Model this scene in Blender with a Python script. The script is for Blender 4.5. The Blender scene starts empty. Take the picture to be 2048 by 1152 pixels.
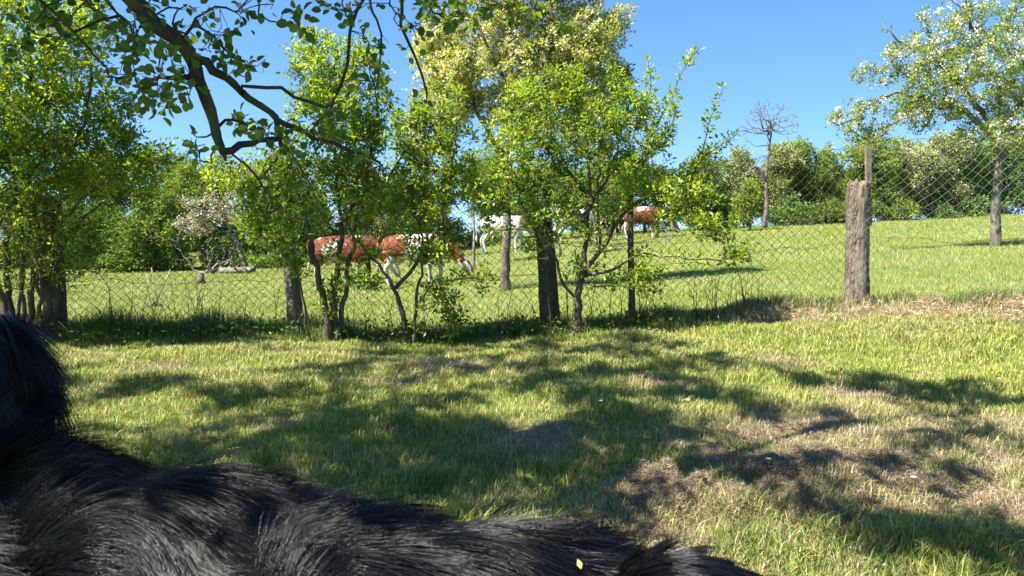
import bpy, math, random
import numpy as np
from mathutils import Vector

# ------------------------------------------------------------------ camera, sky, sun, exposure
scene = bpy.context.scene
COL = scene.collection
F, CAMH = 1577.0, 1.08
PITCH = math.atan(176.0 / F)
cam_d = bpy.data.cameras.new("camera")
cam = bpy.data.objects.new("camera", cam_d)
COL.objects.link(cam)
cam.location = (0, 0, CAMH)
cam.rotation_euler = (math.radians(90) - PITCH, 0, 0)
cam_d.sensor_width = 36
cam_d.lens = F * 36 / 2048
cam_d.clip_start = 0.05
cam_d.clip_end = 3000
cam_d.dof.use_dof = True
cam_d.dof.focus_distance = 9.0
cam_d.dof.aperture_fstop = 14.0
scene.camera = cam

SUN_EL = 53.0
TRAVEL = (0.90, 0.43)                      # direction the light travels on the ground
SUN_AZ = math.atan2(-TRAVEL[0], -TRAVEL[1])   # compass angle of the sun, from +Y clockwise
world = bpy.data.worlds.new("World")
scene.world = world
world.use_nodes = True
wn = world.node_tree
wn.nodes.clear()
sky = wn.nodes.new("ShaderNodeTexSky")
sky.sky_type = 'NISHITA'
sky.sun_disc = False
sky.sun_elevation = math.radians(SUN_EL)
sky.sun_rotation = SUN_AZ
sky.air_density = 1.0
sky.dust_density = 0.3
sky.ozone_density = 1.6
stc = wn.nodes.new("ShaderNodeTexCoord")
smp = wn.nodes.new("ShaderNodeMapping")          # a clear dry sky: the pale band stays below the horizon
smp.inputs['Location'].default_value = (0, 0, 0.16)
wn.links.new(stc.outputs['Generated'], smp.inputs[0]); wn.links.new(smp.outputs[0], sky.inputs[0])
shs = wn.nodes.new("ShaderNodeHueSaturation"); shs.inputs['Saturation'].default_value = 1.25
bg = wn.nodes.new("ShaderNodeBackground")
bg.inputs[1].default_value = 0.074
wo = wn.nodes.new("ShaderNodeOutputWorld")
wn.links.new(sky.outputs[0], shs.inputs["Color"]); wn.links.new(shs.outputs[0], bg.inputs[0])
wn.links.new(bg.outputs[0], wo.inputs[0])

sun_d = bpy.data.lights.new("sun", 'SUN')
sun_d.energy = 5.0
sun_d.angle = math.radians(0.53)
sun_d.color = (1.0, 0.95, 0.87)
sun = bpy.data.objects.new("sun", sun_d)
COL.objects.link(sun)
h = math.hypot(*TRAVEL)
ce, se = math.cos(math.radians(SUN_EL)), math.sin(math.radians(SUN_EL))
SUNDIR = Vector((TRAVEL[0] / h * ce, TRAVEL[1] / h * ce, -se))
sun.rotation_euler = SUNDIR.to_track_quat('-Z', 'Y').to_euler()
sun.location = (-20, -10, 30)

scene.view_settings.view_transform = 'Standard'
scene.view_settings.look = 'None'
scene.view_settings.exposure = 1.82
scene.view_settings.gamma = 1
scene.cycles.max_bounces = 8
scene.cycles.transmission_bounces = 6
scene.cycles.diffuse_bounces = 4
scene.cycles.use_denoising = True
scene.cycles.denoiser = 'OPENIMAGEDENOISE'

# ------------------------------------------------------------------ helpers
def P(px, py, Y):
    """a point of the place seen at pixel (px,py) of the 2048x1152 photo, Y metres ahead"""
    u, v = (px - 1024) / F, (576 - py) / F
    c, s = math.cos(PITCH), math.sin(PITCH)
    d = np.array([u, c + v * s, v * c - s])
    d *= Y / d[1]
    return d + np.array([0, 0, CAMH])

def tag(o, label=None, cat=None, group=None, kind=None):
    if label: o['label'] = label
    if cat: o['category'] = cat
    if group: o['group'] = group
    if kind: o['kind'] = kind
    return o

def empty(name, loc, label, cat, group=None):
    o = bpy.data.objects.new(name, None)
    o.empty_display_size = 0.2
    COL.objects.link(o)
    o.location = tuple(float(v) for v in loc)
    return tag(o, label, cat, group)

def mesh_obj(name, V, faces, mat, parent=None, smooth=True, attrs=None):
    """V (n,3) world coordinates; faces: list of int arrays (m,k)"""
    V = np.asarray(V, dtype=np.float32)
    if parent is not None:
        V = V - np.array(parent.matrix_basis.translation, dtype=np.float32)
        V = V.astype(np.float32)
    me = bpy.data.meshes.new(name)
    me.vertices.add(len(V))
    me.vertices.foreach_set("co", V.ravel())
    fl = [np.asarray(f, dtype=np.int32) for f in faces if len(f)]
    nl = sum(f.size for f in fl)
    nf = sum(len(f) for f in fl)
    me.loops.add(nl)
    me.loops.foreach_set("vertex_index", np.concatenate([f.ravel() for f in fl]))
    me.polygons.add(nf)
    tot = np.concatenate([np.full(len(f), f.shape[1], dtype=np.int32) for f in fl])
    st = np.concatenate([[0], np.cumsum(tot)[:-1]]).astype(np.int32)
    me.polygons.foreach_set("loop_start", st)
    me.polygons.foreach_set("loop_total", tot)
    me.polygons.foreach_set("use_smooth", np.full(nf, smooth, dtype=bool))
    if attrs:
        for k, a in attrs.items():
            at = me.attributes.new(k, 'FLOAT', 'POINT')
            at.data.foreach_set("value", np.asarray(a, dtype=np.float32))
    me.update(calc_edges=True)
    me.validate()
    if mat is not None:
        me.materials.append(mat)
    o = bpy.data.objects.new(name, me)
    COL.objects.link(o)
    if parent is not None:
        o.parent = parent
    return o

def nrm(a):
    return a / np.maximum(np.linalg.norm(a, axis=-1, keepdims=True), 1e-9)

class Geo:
    def __init__(self):
        self.V, self.Fs, self.n = [], {}, 0
    def add(self, V, faces):
        V = np.asarray(V, float)
        for f in faces:
            f = np.asarray(f, dtype=np.int64)
            if len(f):
                self.Fs.setdefault(f.shape[1], []).append(f + self.n)
        self.V.append(V); self.n += len(V)
    def tube(self, pts, rad, sides=6, cap=True, rough=0.0, rng=None, squash=None):
        pts = np.asarray(pts, float); n = len(pts)
        rad = np.broadcast_to(np.asarray(rad, float), (n,))
        t = np.gradient(pts, axis=0); t = nrm(t)
        ref = np.array([0.13, 0.21, 0.97]) if abs(t[0][2]) < 0.8 else np.array([0.97, 0.2, 0.1])
        a = nrm(np.cross(t, ref)); b = np.cross(t, a)
        ang = np.linspace(0, 2 * math.pi, sides, endpoint=False)
        ca, sa = np.cos(ang), np.sin(ang)
        R = rad[:, None]
        if rough and rng is not None:
            R = R * (1 + rough * rng.normal(size=(n, sides)))
        if squash: sa = sa * squash
        V = pts[:, None, :] + (a[:, None, :] * ca[None, :, None] + b[:, None, :] * sa[None, :, None]) * (R[..., None] if R.ndim == 2 else R)
        V = V.reshape(-1, 3)
        i = np.arange(n - 1)[:, None] * sides + np.arange(sides)[None, :]
        j = np.arange(n - 1)[:, None] * sides + (np.arange(sides)[None, :] + 1) % sides
        q = np.stack([i, j, j + sides, i + sides], -1).reshape(-1, 4)
        if cap:
            V = np.vstack([V, pts[-1:], pts[:1]])
            k = n * sides
            e = (n - 1) * sides
            t1 = [[e + s_, e + (s_ + 1) % sides, k] for s_ in range(sides)]
            t2 = [[(s_ + 1) % sides, s_, k + 1] for s_ in range(sides)]
            self.add(V, [q, t1 + t2])
        else:
            self.add(V, [q])
    def box(self, c, s, rot=None):
        c = np.asarray(c, float); s = np.asarray(s, float) / 2
        V = np.array([[x, y, z] for x in (-1, 1) for y in (-1, 1) for z in (-1, 1)], float) * s
        if rot is not None: V = V @ np.asarray(rot).T
        self.add(V + c, [[[0, 1, 3, 2], [4, 6, 7, 5], [0, 4, 5, 1], [2, 3, 7, 6], [0, 2, 6, 4], [1, 5, 7, 3]]])
    def build(self, name, mat, parent=None, smooth=True):
        if not self.V: return None
        return mesh_obj(name, np.vstack(self.V), [np.vstack(f) for f in self.Fs.values()], mat, parent, smooth)

# leaf templates: (verts, faces)
LEAF_S = (np.array([[0, 0, 0], [.27, .45, .09], [0, 1, -.12], [-.27, .45, .09]], float), [[[0, 1, 2], [0, 2, 3]]])
LEAF_L = (np.array([[0, 0, 0], [0, .5, -.05], [0, 1, -.16], [.29, .2, .05], [.38, .52, .08], [-.29, .2, .05], [-.38, .52, .08], [.22, .82, -.03], [-.22, .82, -.03]], float),
          [[[0, 3, 4, 1], [0, 1, 6, 5], [1, 4, 7, 2], [1, 2, 8, 6]]])
PETAL = (np.array([[0, 0, 0], [.42, .35, .1], [.35, .8, .2], [-.35, .8, .2], [-.42, .35, .1]], float), [[[0, 1, 2], [0, 2, 3], [0, 3, 4]]])

def leaves(pos, dirs, nor, size, tmpl):
    """one copy of the template at each pos"""
    V, fs = tmpl
    d = nrm(dirs); x = nrm(np.cross(d, nor)); n = np.cross(x, d)
    M = np.stack([x, d, n], 1)              # rows
    W = np.einsum('kj,njc->nkc', V, M) * size[:, None, None] + pos[:, None, :]
    N, K = len(pos), len(V)
    off = (np.arange(N) * K)[:, None, None]
    return W.reshape(-1, 3), [(np.asarray(f)[None] + off).reshape(-1, np.asarray(f).shape[1]) for f in fs]

# ------------------------------------------------------------------ materials
def new_mat(name):
    m = bpy.data.materials.new(name); m.use_nodes = True
    nt = m.node_tree; nt.nodes.clear()
    out = nt.nodes.new("ShaderNodeOutputMaterial")
    return m, nt, out

def ramp(nt, fac, stops):
    r = nt.nodes.new("ShaderNodeValToRGB")
    els = r.color_ramp.elements
    while len(els) < len(stops): els.new(0.5)
    for e, (p, c) in zip(els, stops):
        e.position = p; e.color = (*c, 1)
    nt.links.new(fac, r.inputs[0])
    return r.outputs[0]

def leaf_mat(name, stops, trans=0.4, rough=0.42, tboost=(1.5, 1.6, 0.6), scale=0.9, spec=0.35):
    m, nt, out = new_mat(name); L = nt.links.new
    geo = nt.nodes.new("ShaderNodeNewGeometry")
    tc = nt.nodes.new("ShaderNodeTexCoord")
    nz = nt.nodes.new("ShaderNodeTexNoise"); nz.inputs['Scale'].default_value = scale
    L(tc.outputs['Object'], nz.inputs['Vector'])
    mx = nt.nodes.new("ShaderNodeMath"); mx.operation = 'MULTIPLY_ADD'; mx.inputs[1].default_value = 0.6
    L(geo.outputs['Random Per Island'], mx.inputs[0])
    m2 = nt.nodes.new("ShaderNodeMath"); m2.operation = 'MULTIPLY_ADD'; m2.inputs[1].default_value = 1.4; m2.inputs[2].default_value = -0.5
    L(nz.outputs['Fac'], m2.inputs[0]); L(m2.outputs[0], mx.inputs[2])
    col = ramp(nt, mx.outputs[0], stops)
    p = nt.nodes.new("ShaderNodeBsdfPrincipled")
    p.inputs['Roughness'].default_value = rough
    p.inputs['Specular IOR Level'].default_value = spec
    L(col, p.inputs['Base Color'])
    tr = nt.nodes.new("ShaderNodeBsdfTranslucent")
    vm = nt.nodes.new("ShaderNodeVectorMath"); vm.operation = 'MULTIPLY'; vm.inputs[1].default_value = tboost
    L(col, vm.inputs[0]); L(vm.outputs[0], tr.inputs[0])
    mix = nt.nodes.new("ShaderNodeMixShader"); mix.inputs[0].default_value = trans
    L(p.outputs[0], mix.inputs[1]); L(tr.outputs[0], mix.inputs[2]); L(mix.outputs[0], out.inputs[0])
    return m

def bark_mat(name, c1, c2, scale=18, bump=0.6, stretch=(1, 1, .25), moss=None, dist=0.01):
    m, nt, out = new_mat(name); L = nt.links.new
    tc = nt.nodes.new("ShaderNodeTexCoord")
    mp = nt.nodes.new("ShaderNodeMapping"); mp.inputs['Scale'].default_value = stretch
    L(tc.outputs['Object'], mp.inputs[0])
    nz = nt.nodes.new("ShaderNodeTexNoise"); nz.inputs['Scale'].default_value = scale; nz.inputs['Detail'].default_value = 8
    nz.inputs['Roughness'].default_value = 0.7
    L(mp.outputs[0], nz.inputs['Vector'])
    mid = tuple((a + b) / 2 for a, b in zip(c1, c2))
    col = ramp(nt, nz.outputs['Fac'], [(0.32, c1), (0.5, mid), (0.68, c2)])
    if moss:
        n2 = nt.nodes.new("ShaderNodeTexNoise"); n2.inputs['Scale'].default_value = scale * .35; n2.inputs['Detail'].default_value = 6
        L(tc.outputs['Object'], n2.inputs['Vector'])
        f = ramp(nt, n2.outputs['Fac'], [(0.5, (0, 0, 0)), (0.62, (.85, .85, .85))])
        mm = nt.nodes.new("ShaderNodeMixRGB"); L(f, mm.inputs[0]); L(col, mm.inputs[1]); mm.inputs[2].default_value = (*moss, 1)
        col = mm.outputs[0]
    p = nt.nodes.new("ShaderNodeBsdfPrincipled"); p.inputs['Roughness'].default_value = 0.85
    p.inputs['Specular IOR Level'].default_value = 0.2
    L(col, p.inputs['Base Color'])
    b = nt.nodes.new("ShaderNodeBump"); b.inputs['Strength'].default_value = bump; b.inputs['Distance'].default_value = dist
    L(nz.outputs['Fac'], b.inputs['Height']); L(b.outputs[0], p.inputs['Normal']); L(p.outputs[0], out.inputs[0])
    return m

def plain_mat(name, c, rough=0.6, metal=0.0, spec=0.4):
    m, nt, out = new_mat(name)
    p = nt.nodes.new("ShaderNodeBsdfPrincipled")
    nz = nt.nodes.new("ShaderNodeTexNoise"); nz.inputs['Scale'].default_value = 30
    col = ramp(nt, nz.outputs['Fac'], [(.3, tuple(v * .75 for v in c)), (.7, tuple(min(1, v * 1.2) for v in c))])
    nt.links.new(col, p.inputs['Base Color'])
    p.inputs['Roughness'].default_value = rough; p.inputs['Metallic'].default_value = metal
    p.inputs['Specular IOR Level'].default_value = spec
    nt.links.new(p.outputs[0], out.inputs[0])
    return m

M_SHRUB = leaf_mat("shrub leaf", [(0.0, (.045, .075, .010)), (.3, (.11, .17, .016)), (.6, (.25, .32, .028)), (1, (.50, .54, .075))], trans=.45)
M_BUSH = leaf_mat("thicket leaf", [(0.0, (.045, .072, .010)), (.3, (.115, .17, .015)), (.6, (.27, .33, .026)), (1, (.52, .55, .07))], trans=.45)
M_APPLE = leaf_mat("apple leaf", [(0.0, (.035, .060, .012)), (.5, (.10, .155, .020)), (1, (.26, .32, .045))], trans=.45, tboost=(1.6, 1.6, .5))
M_UNDER = leaf_mat("undergrowth leaf", [(0.0, (.025, .05, .010)), (.5, (.06, .11, .016)), (1, (.14, .20, .03))], trans=.25)
M_PEAR = leaf_mat("pear leaf", [(0.0, (.13, .17, .03)), (.35, (.29, .32, .07)), (.7, (.50, .49, .16)), (1, (.70, .65, .34))], trans=.5, tboost=(1.2, 1.2, .7))
M_BLAPPLE = leaf_mat("blossom tree leaf", [(0.0, (.08, .12, .02)), (.5, (.19, .25, .04)), (1, (.34, .38, .08))], trans=.35, tboost=(1.3, 1.35, .6))
M_PETAL = leaf_mat("white petal", [(0.0, (.62, .58, .52)), (1, (.82, .78, .72))], trans=.3, tboost=(1, 1, 1))
M_PINK = leaf_mat("pink petal", [(0.0, (.38, .27, .25)), (1, (.68, .56, .54))], trans=.3, tboost=(1, 1, 1))
M_CREAM = leaf_mat("cream petal", [(0.0, (.58, .54, .36)), (1, (.84, .80, .64))], trans=.3, tboost=(1, 1, 1))
FAR = {
    'mid': leaf_mat("far mid leaf", [(0.0, (.06, .10, .020)), (.5, (.15, .22, .035)), (1, (.30, .37, .06))], trans=.3, tboost=(1.3, 1.3, .8), scale=.5, spec=.15, rough=.6),
    'dark': leaf_mat("far dark leaf", [(0.0, (.05, .095, .024)), (.5, (.13, .21, .040)), (1, (.27, .36, .06))], trans=.28, tboost=(1.2, 1.3, .9), scale=.5, spec=.15, rough=.6),
    'yellow': leaf_mat("far yellow leaf", [(0.0, (.09, .13, .02)), (.5, (.20, .27, .035)), (1, (.36, .42, .07))], trans=.35, tboost=(1.3, 1.3, .7), scale=.5, spec=.15, rough=.6),
    'olive': leaf_mat("far olive leaf", [(0.0, (.11, .13, .04)), (.5, (.25, .28, .09)), (1, (.42, .44, .19))], trans=.3, tboost=(1.2, 1.2, .8), scale=.5, spec=.15, rough=.6),
}
M_BARK = bark_mat("shrub bark", (.035, .026, .018), (.17, .13, .09), scale=22)
M_BARK_GREEN = bark_mat("apple bark", (.018, .013, .008), (.085, .065, .042), scale=26, moss=(.09, .09, .035), dist=.006, bump=.8)
M_BARK_GREY = bark_mat("grey bark", (.045, .036, .03), (.20, .165, .135), scale=14, moss=(.20, .21, .12))
M_BARK_PALE = bark_mat("pale bark", (.10, .085, .07), (.34, .30, .25), scale=10)
M_DEADWOOD = bark_mat("dead wood", (.06, .048, .043), (.22, .18, .16), scale=8)
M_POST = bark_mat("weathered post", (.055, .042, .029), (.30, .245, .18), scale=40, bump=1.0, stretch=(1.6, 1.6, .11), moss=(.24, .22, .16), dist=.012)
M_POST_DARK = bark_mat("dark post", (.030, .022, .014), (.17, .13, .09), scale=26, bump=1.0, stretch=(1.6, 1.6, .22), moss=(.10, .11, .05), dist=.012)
M_POST_MID = bark_mat("brown weathered shaded post", (.045, .034, .022), (.27, .22, .16), scale=28, bump=1.0, stretch=(1.6, 1.6, .2), moss=(.16, .17, .09), dist=.012)  # brown mossy wood, its colour also darkened to stand for shrub shade
M_WIRE = plain_mat("galvanised wire", (.16, .17, .165), rough=.5, metal=.3)
M_RUST_SHADE = plain_mat("rusty shaded wire", (.06, .045, .035), rough=.8)  # rust colour, with the shade on the left mesh mixed into it

# ------------------------------------------------------------------ terrain
_anch = []
def _a(px, py, Y): _anch.append(P(px, py, Y))
for a in [(-200, 672, 7.3), (130, 672, 7.2), (590, 680, 7.2), (1100, 666, 7.2), (1410, 645, 7.2), (200, 705, 6.4), (650, 712, 6.3), (1150, 700, 6.3), (900, 708, 6.3), (1715, 616, 7.2), (2060, 632, 6.6), (2400, 640, 6.4),
          (1010, 582, 13), (690, 574, 21), (850, 572, 20), (300, 600, 14), (1500, 530, 16), (1000, 506, 28), (1150, 486, 31), (1300, 477, 33),
          (1993, 491, 17), (1530, 453, 38), (2000, 430, 42), (1750, 444, 40), (230, 548, 32), (520, 544, 32), (-100, 560, 30), (2300, 440, 34), (760, 535, 33)]:
    _a(*a)
_anch = np.array(_anch)
_flat = np.array([[x, y, 0.0] for x in (-7, -3, 0, 3, 7) for y in (-5, -1, 2, 4, 5.0)])
_A = np.vstack([_anch, _flat])
def _plane(x, y): return 0.03 * x * np.clip((y - 5) / 10, 0, 1) - 0.03 * np.clip(y - 6.5, 0, 40)
def _kern(r): return np.exp(-(r / 8.0))
_K = _kern(np.hypot(_A[:, None, 0] - _A[None, :, 0], _A[:, None, 1] - _A[None, :, 1])) + np.eye(len(_A)) * 0.01
_W = np.linalg.solve(_K, _A[:, 2] - _plane(_A[:, 0], _A[:, 1]))

_rs = np.random.default_rng(5)
_wv = [(_rs.uniform(-1, 1, 2) * f, _rs.uniform(0, 6.28), a) for f, a in [(1.5, .010), (2.6, .010), (4.5, .009), (8, .008), (14, .006), (22, .005), (30, .004)] for _ in range(3)]
def micro(x, y):
    z = np.zeros_like(x)
    for k, ph, a in _wv: z = z + a * np.sin(k[0] * x + k[1] * y + ph)
    return z
_LUMPS = []
def tz0(x, y):
    x = np.asarray(x, float); y = np.asarray(y, float)
    shp = x.shape; xf, yf = x.ravel(), y.ravel()
    out = np.empty(len(xf))
    for i in range(0, len(xf), 20000):
        a, b = xf[i:i + 20000], yf[i:i + 20000]
        d = np.hypot(a[:, None] - _A[None, :, 0], b[:, None] - _A[None, :, 1])
        out[i:i + 20000] = _plane(a, b) + _kern(d) @ _W
    return out.reshape(shp)
def G(px, py):
    """where the ray of a pixel meets the ground"""
    Y = 3.0
    lo, hi = 1.2, 60.0
    for _ in range(30):
        Y = (lo + hi) / 2
        p = P(px, py, Y)
        if p[2] > float(tz0(np.array([p[0]]), np.array([p[1]]))[0]): lo = Y
        else: hi = Y
    return P(px, py, Y)
# heaps of raked dead moss: (pixel, radius, height)
HEAPS = [(G(px, py), r, hh) for px, py, r, hh in [(1350, 1000, .15, .13), (1300, 985, .10, .07), (1420, 1035, .08, .07), (1480, 1020, .09, .09), (1590, 1030, .16, .08), (1640, 1040, .09, .06), (1530, 960, .07, .05),
         (1420, 975, .16, .05), (1650, 960, .22, .05), (1340, 1075, .13, .04), (1850, 960, .20, .04), (1560, 950, .14, .04)]]
_lr0 = np.random.default_rng(17)
for c, r_, hh in HEAPS:
    for _ in range(int(16 * r_ / .15)):
        _LUMPS.append((c[0] + _lr0.normal(0, r_ * .7), c[1] + _lr0.normal(0, r_ * .7), _lr0.uniform(.018, .05), _lr0.uniform(.35, .9) * hh * .5 * _lr0.choice([1, 1, -.7])))
HOLES = [(G(px, py), r, hh) for px, py, r, hh in [(1405, 1050, .08, .06), (1395, 985, .05, .05), (1530, 990, .09, .06), (1700, 1010, .12, .03), (1890, 970, .16, .035), (1960, 1040, .14, .03)]]
FENCE = [P(-260, 672, 7.3), P(110, 672, 7.2), P(588, 680, 7.2), P(1100, 666, 7.2), P(1715, 616, 7.2), P(2230, 640, 6.45)]
def fence_y(x):
    return np.interp(x, [p[0] for p in FENCE], [p[1] for p in FENCE])
def tz(x, y):
    x = np.asarray(x, float); y = np.asarray(y, float)
    z = tz0(x, y)
    z = z + micro(x, y) * np.clip(1.3 - y / 30, .2, 1) * np.where(y > 60, 0, 1)
    for c, r, hh in HEAPS: z = z + .5 * hh * np.exp(-((x - c[0]) ** 2 + (y - c[1]) ** 2) / (r * r * .6))
    for a_, b_, r, hh in _LUMPS: z = z + hh * np.exp(-((x - a_) ** 2 + (y - b_) ** 2) / (r * r))
    for c, r, hh in HOLES: z = z - hh * np.exp(-((x - c[0]) ** 2 + (y - c[1]) ** 2) / (r * r))
    z = z + .05 * np.clip((x - .8) / 1.5, 0, 1) * np.exp(-((y - fence_y(x)) / .35) ** 2)       # bank under the fence
    far = np.clip((np.hypot(x, y) - 52) / 160, 0, 1)
    far = far * far * (3 - 2 * far)
    return z * (1 - far) + (-45.0) * far          # the hill falls away beyond the hedge

def axis(fine0, fine1, step, lo, hi, grow=1.09):
    a = list(np.arange(fine0, fine1, step)); s = step; v = a[-1]
    while v < hi: s *= grow; v += s; a.append(v)
    s = step; v = fine0; b = []
    while v > lo: s *= grow; v -= s; b.append(v)
    return np.array(b[::-1] + a)
gx = axis(-3.6, 4.2, .022, -700, 700); gy = axis(1.6, 7.6, .025, -300, 900)
XX, YY = np.meshgrid(gx, gy)
ZZ = tz(XX, YY)
nx, ny = len(gx), len(gy)
idx = (np.arange(ny - 1)[:, None] * nx + np.arange(nx - 1)[None, :])
quads = np.stack([idx, idx + 1, idx + nx + 1, idx + nx], -1).reshape(-1, 4)

m, nt, out = new_mat("meadow soil"); L = nt.links.new
tc = nt.nodes.new("ShaderNodeTexCoord")
n1 = nt.nodes.new("ShaderNodeTexNoise"); n1.inputs['Scale'].default_value = 1.3; n1.inputs['Detail'].default_value = 8
n2 = nt.nodes.new("ShaderNodeTexNoise"); n2.inputs['Scale'].default_value = 45; n2.inputs['Detail'].default_value = 8; n2.inputs['Roughness'].default_value = .75
L(tc.outputs['Object'], n1.inputs['Vector']); L(tc.outputs['Object'], n2.inputs['Vector'])
ca = ramp(nt, n2.outputs['Fac'], [(.3, (.05, .07, .015)), (.5, (.13, .16, .04)), (.7, (.24, .27, .08))])
cb = ramp(nt, n2.outputs['Fac'], [(.3, (.07, .05, .03)), (.55, (.20, .15, .09)), (.75, (.36, .29, .17))])
at = nt.nodes.new("ShaderNodeAttribute"); at.attribute_name = "dry"
mm = nt.nodes.new("ShaderNodeMixRGB"); L(at.outputs['Fac'], mm.inputs[0]); L(ca, mm.inputs[1]); L(cb, mm.inputs[2])
p = nt.nodes.new("ShaderNodeBsdfPrincipled"); p.inputs['Roughness'].default_value = .95; p.inputs['Specular IOR Level'].default_value = .1
L(mm.outputs[0], p.inputs['Base Color'])
b = nt.nodes.new("ShaderNodeBump"); b.inputs['Strength'].default_value = .8; b.inputs['Distance'].default_value = .02
L(n2.outputs['Fac'], b.inputs['Height']); L(b.outputs[0], p.inputs['Normal']); L(p.outputs[0], out.inputs[0])
M_SOIL = m

def vnoise(x, y, f, seed):
    r = np.random.default_rng(seed); T = r.random((64, 64))
    x = x * f + 100; y = y * f + 100
    xi = np.floor(x).astype(int); yi = np.floor(y).astype(int)
    fx = x - xi; fy = y - yi
    fx = fx * fx * (3 - 2 * fx); fy = fy * fy * (3 - 2 * fy)
    g = lambda a, b_: T[a % 64, b_ % 64]
    return (g(xi, yi) * (1 - fx) + g(xi + 1, yi) * fx) * (1 - fy) + (g(xi, yi + 1) * (1 - fx) + g(xi + 1, yi + 1) * fx) * fy
def fbm(x, y, f, seed): return (vnoise(x, y, f, seed) * .5 + vnoise(x, y, f * 2.1, seed + 1) * .3 + vnoise(x, y, f * 4.3, seed + 2) * .2)
# bare / dead patches of the lawn, traced on the ground
DRY = [(G(px, py), r) for px, py, r in [(1380, 1000, .30), (1560, 970, .35), (1700, 960, .4), (1850, 960, .45), (1980, 940, .45), (1620, 1040, .22), (1350, 1075, .25),
       (1750, 870, .4), (1600, 880, .3), (1950, 860, .35), (1480, 900, .3), (1180, 1060, .2), (1050, 1010, .12), (400, 878, .13), (1080, 890, .22), (1900, 1010, .3), (2040, 990, .35),
       (980, 985, .12), (780, 770, .18), (560, 850, .12), (330, 735, .25), (1580, 720, .25), (1730, 790, .25), (900, 735, .2), (1330, 780, .2), (1750, 1110, .14)]]
def dryness(x, y):
    d = np.zeros_like(x)
    for c, r in DRY: d = np.maximum(d, .95 * np.exp(-((x - c[0]) ** 2 + (y - c[1]) ** 2) / (r * r)))
    for c, r, hh in HEAPS: d = np.maximum(d, 1.2 * np.exp(-((x - c[0]) ** 2 + (y - c[1]) ** 2) / (r * r * 1.3)))
    n = fbm(x, y, 2.2, 11)
    n3 = fbm(x, y, 7.0, 19)
    d = np.clip(d * (2.6 * n - .35 + 1.4 * (n3 - .5)), 0, 1)
    # brown cuttings along the fence foot, right half
    fy_ = fence_y(x)
    strip = np.exp(-((y - fy_ + .10) / .30) ** 2) * np.clip((x - 1.9) / .9, 0, 1)
    return np.maximum(d, np.clip(strip * (.5 + n), 0, 1))
dryv = dryness(XX.ravel(), YY.ravel())
ground = mesh_obj("ground", np.stack([XX.ravel(), YY.ravel(), ZZ.ravel()], 1), [quads], M_SOIL, attrs={"dry": dryv})
tag(ground, "sloping meadow ground rising to the right", kind="structure")

# ------------------------------------------------------------------ grass
def grass_mat(name, stops, dry_stops, trans=.27):
    m, nt, out = new_mat(name); L = nt.links.new
    geo = nt.nodes.new("ShaderNodeNewGeometry")
    col = ramp(nt, geo.outputs['Random Per Island'], stops)
    cd = ramp(nt, geo.outputs['Random Per Island'], dry_stops)
    at = nt.nodes.new("ShaderNodeAttribute"); at.attribute_name = "dry"
    mm = nt.nodes.new("ShaderNodeMixRGB"); L(at.outputs['Fac'], mm.inputs[0]); L(col, mm.inputs[1]); L(cd, mm.inputs[2])
    p = nt.nodes.new("ShaderNodeBsdfPrincipled"); p.inputs['Roughness'].default_value = .45; p.inputs['Specular IOR Level'].default_value = .3
    L(mm.outputs[0], p.inputs['Base Color'])
    tr = nt.nodes.new("ShaderNodeBsdfTranslucent"); L(mm.outputs[0], tr.inputs[0])
    mix = nt.nodes.new("ShaderNodeMixShader"); mix.inputs[0].default_value = trans
    L(p.outputs[0], mix.inputs[1]); L(tr.outputs[0], mix.inputs[2]); L(mix.outputs[0], out.inputs[0])
    return m
M_GRASS = grass_mat("lawn grass", [(0, (.085, .130, .016)), (.5, (.225, .270, .036)), (.85, (.40, .41, .085)), (1, (.64, .58, .21))],
                    [(0, (.20, .15, .08)), (.5, (.38, .30, .17)), (1, (.58, .48, .30))])
M_FIELD = grass_mat("field grass", [(0, (.15, .20, .026)), (.5, (.215, .27, .036)), (.85, (.285, .335, .055)), (1, (.37, .39, .09))],
                    [(0, (.30, .28, .10)), (1, (.55, .50, .24))])
M_TALL = grass_mat("tall grass", [(0, (.065, .115, .018)), (.5, (.125, .19, .028)), (1, (.25, .31, .06))],
                   [(0, (.20, .15, .07)), (1, (.50, .42, .24))])
M_THATCH = grass_mat("dead thatch", [(0, (.10, .075, .045)), (.5, (.23, .18, .11)), (1, (.44, .36, .23))],
                     [(0, (.10, .075, .045)), (.5, (.23, .18, .11)), (1, (.44, .36, .23))], trans=.15)

def blades(x, y, hgt, wid, rng, lean=.5, zoff=0.0, curl=.5):
    n = len(x); z = tz(x, y) - .004 + zoff
    az = rng.uniform(0, 2 * math.pi, n); ln = np.abs(rng.normal(lean, .25, n))
    d = np.stack([np.cos(az), np.sin(az), np.zeros(n)], 1)
    faz = az + math.pi / 2 + rng.normal(0, .5, n)
    s = np.stack([np.cos(faz), np.sin(faz), np.zeros(n)], 1) * (wid / 2)[:, None]
    root = np.stack([x, y, z], 1); up = np.array([0, 0, 1.0])
    mid = root + up * (hgt * .55)[:, None] + d * (hgt * ln * .35)[:, None]
    tip = root + up * (hgt * (1 - curl * .5 * ln))[:, None] + d * (hgt * ln * 1.0)[:, None]
    V = np.stack([root - s, root + s, mid + s * .85, mid - s * .85, tip], 1).reshape(-1, 3)
    o = (np.arange(n) * 5)[:, None]
    return V, [o + np.array([[0, 1, 2, 3]]), o + np.array([[3, 2, 4]])]

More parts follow.
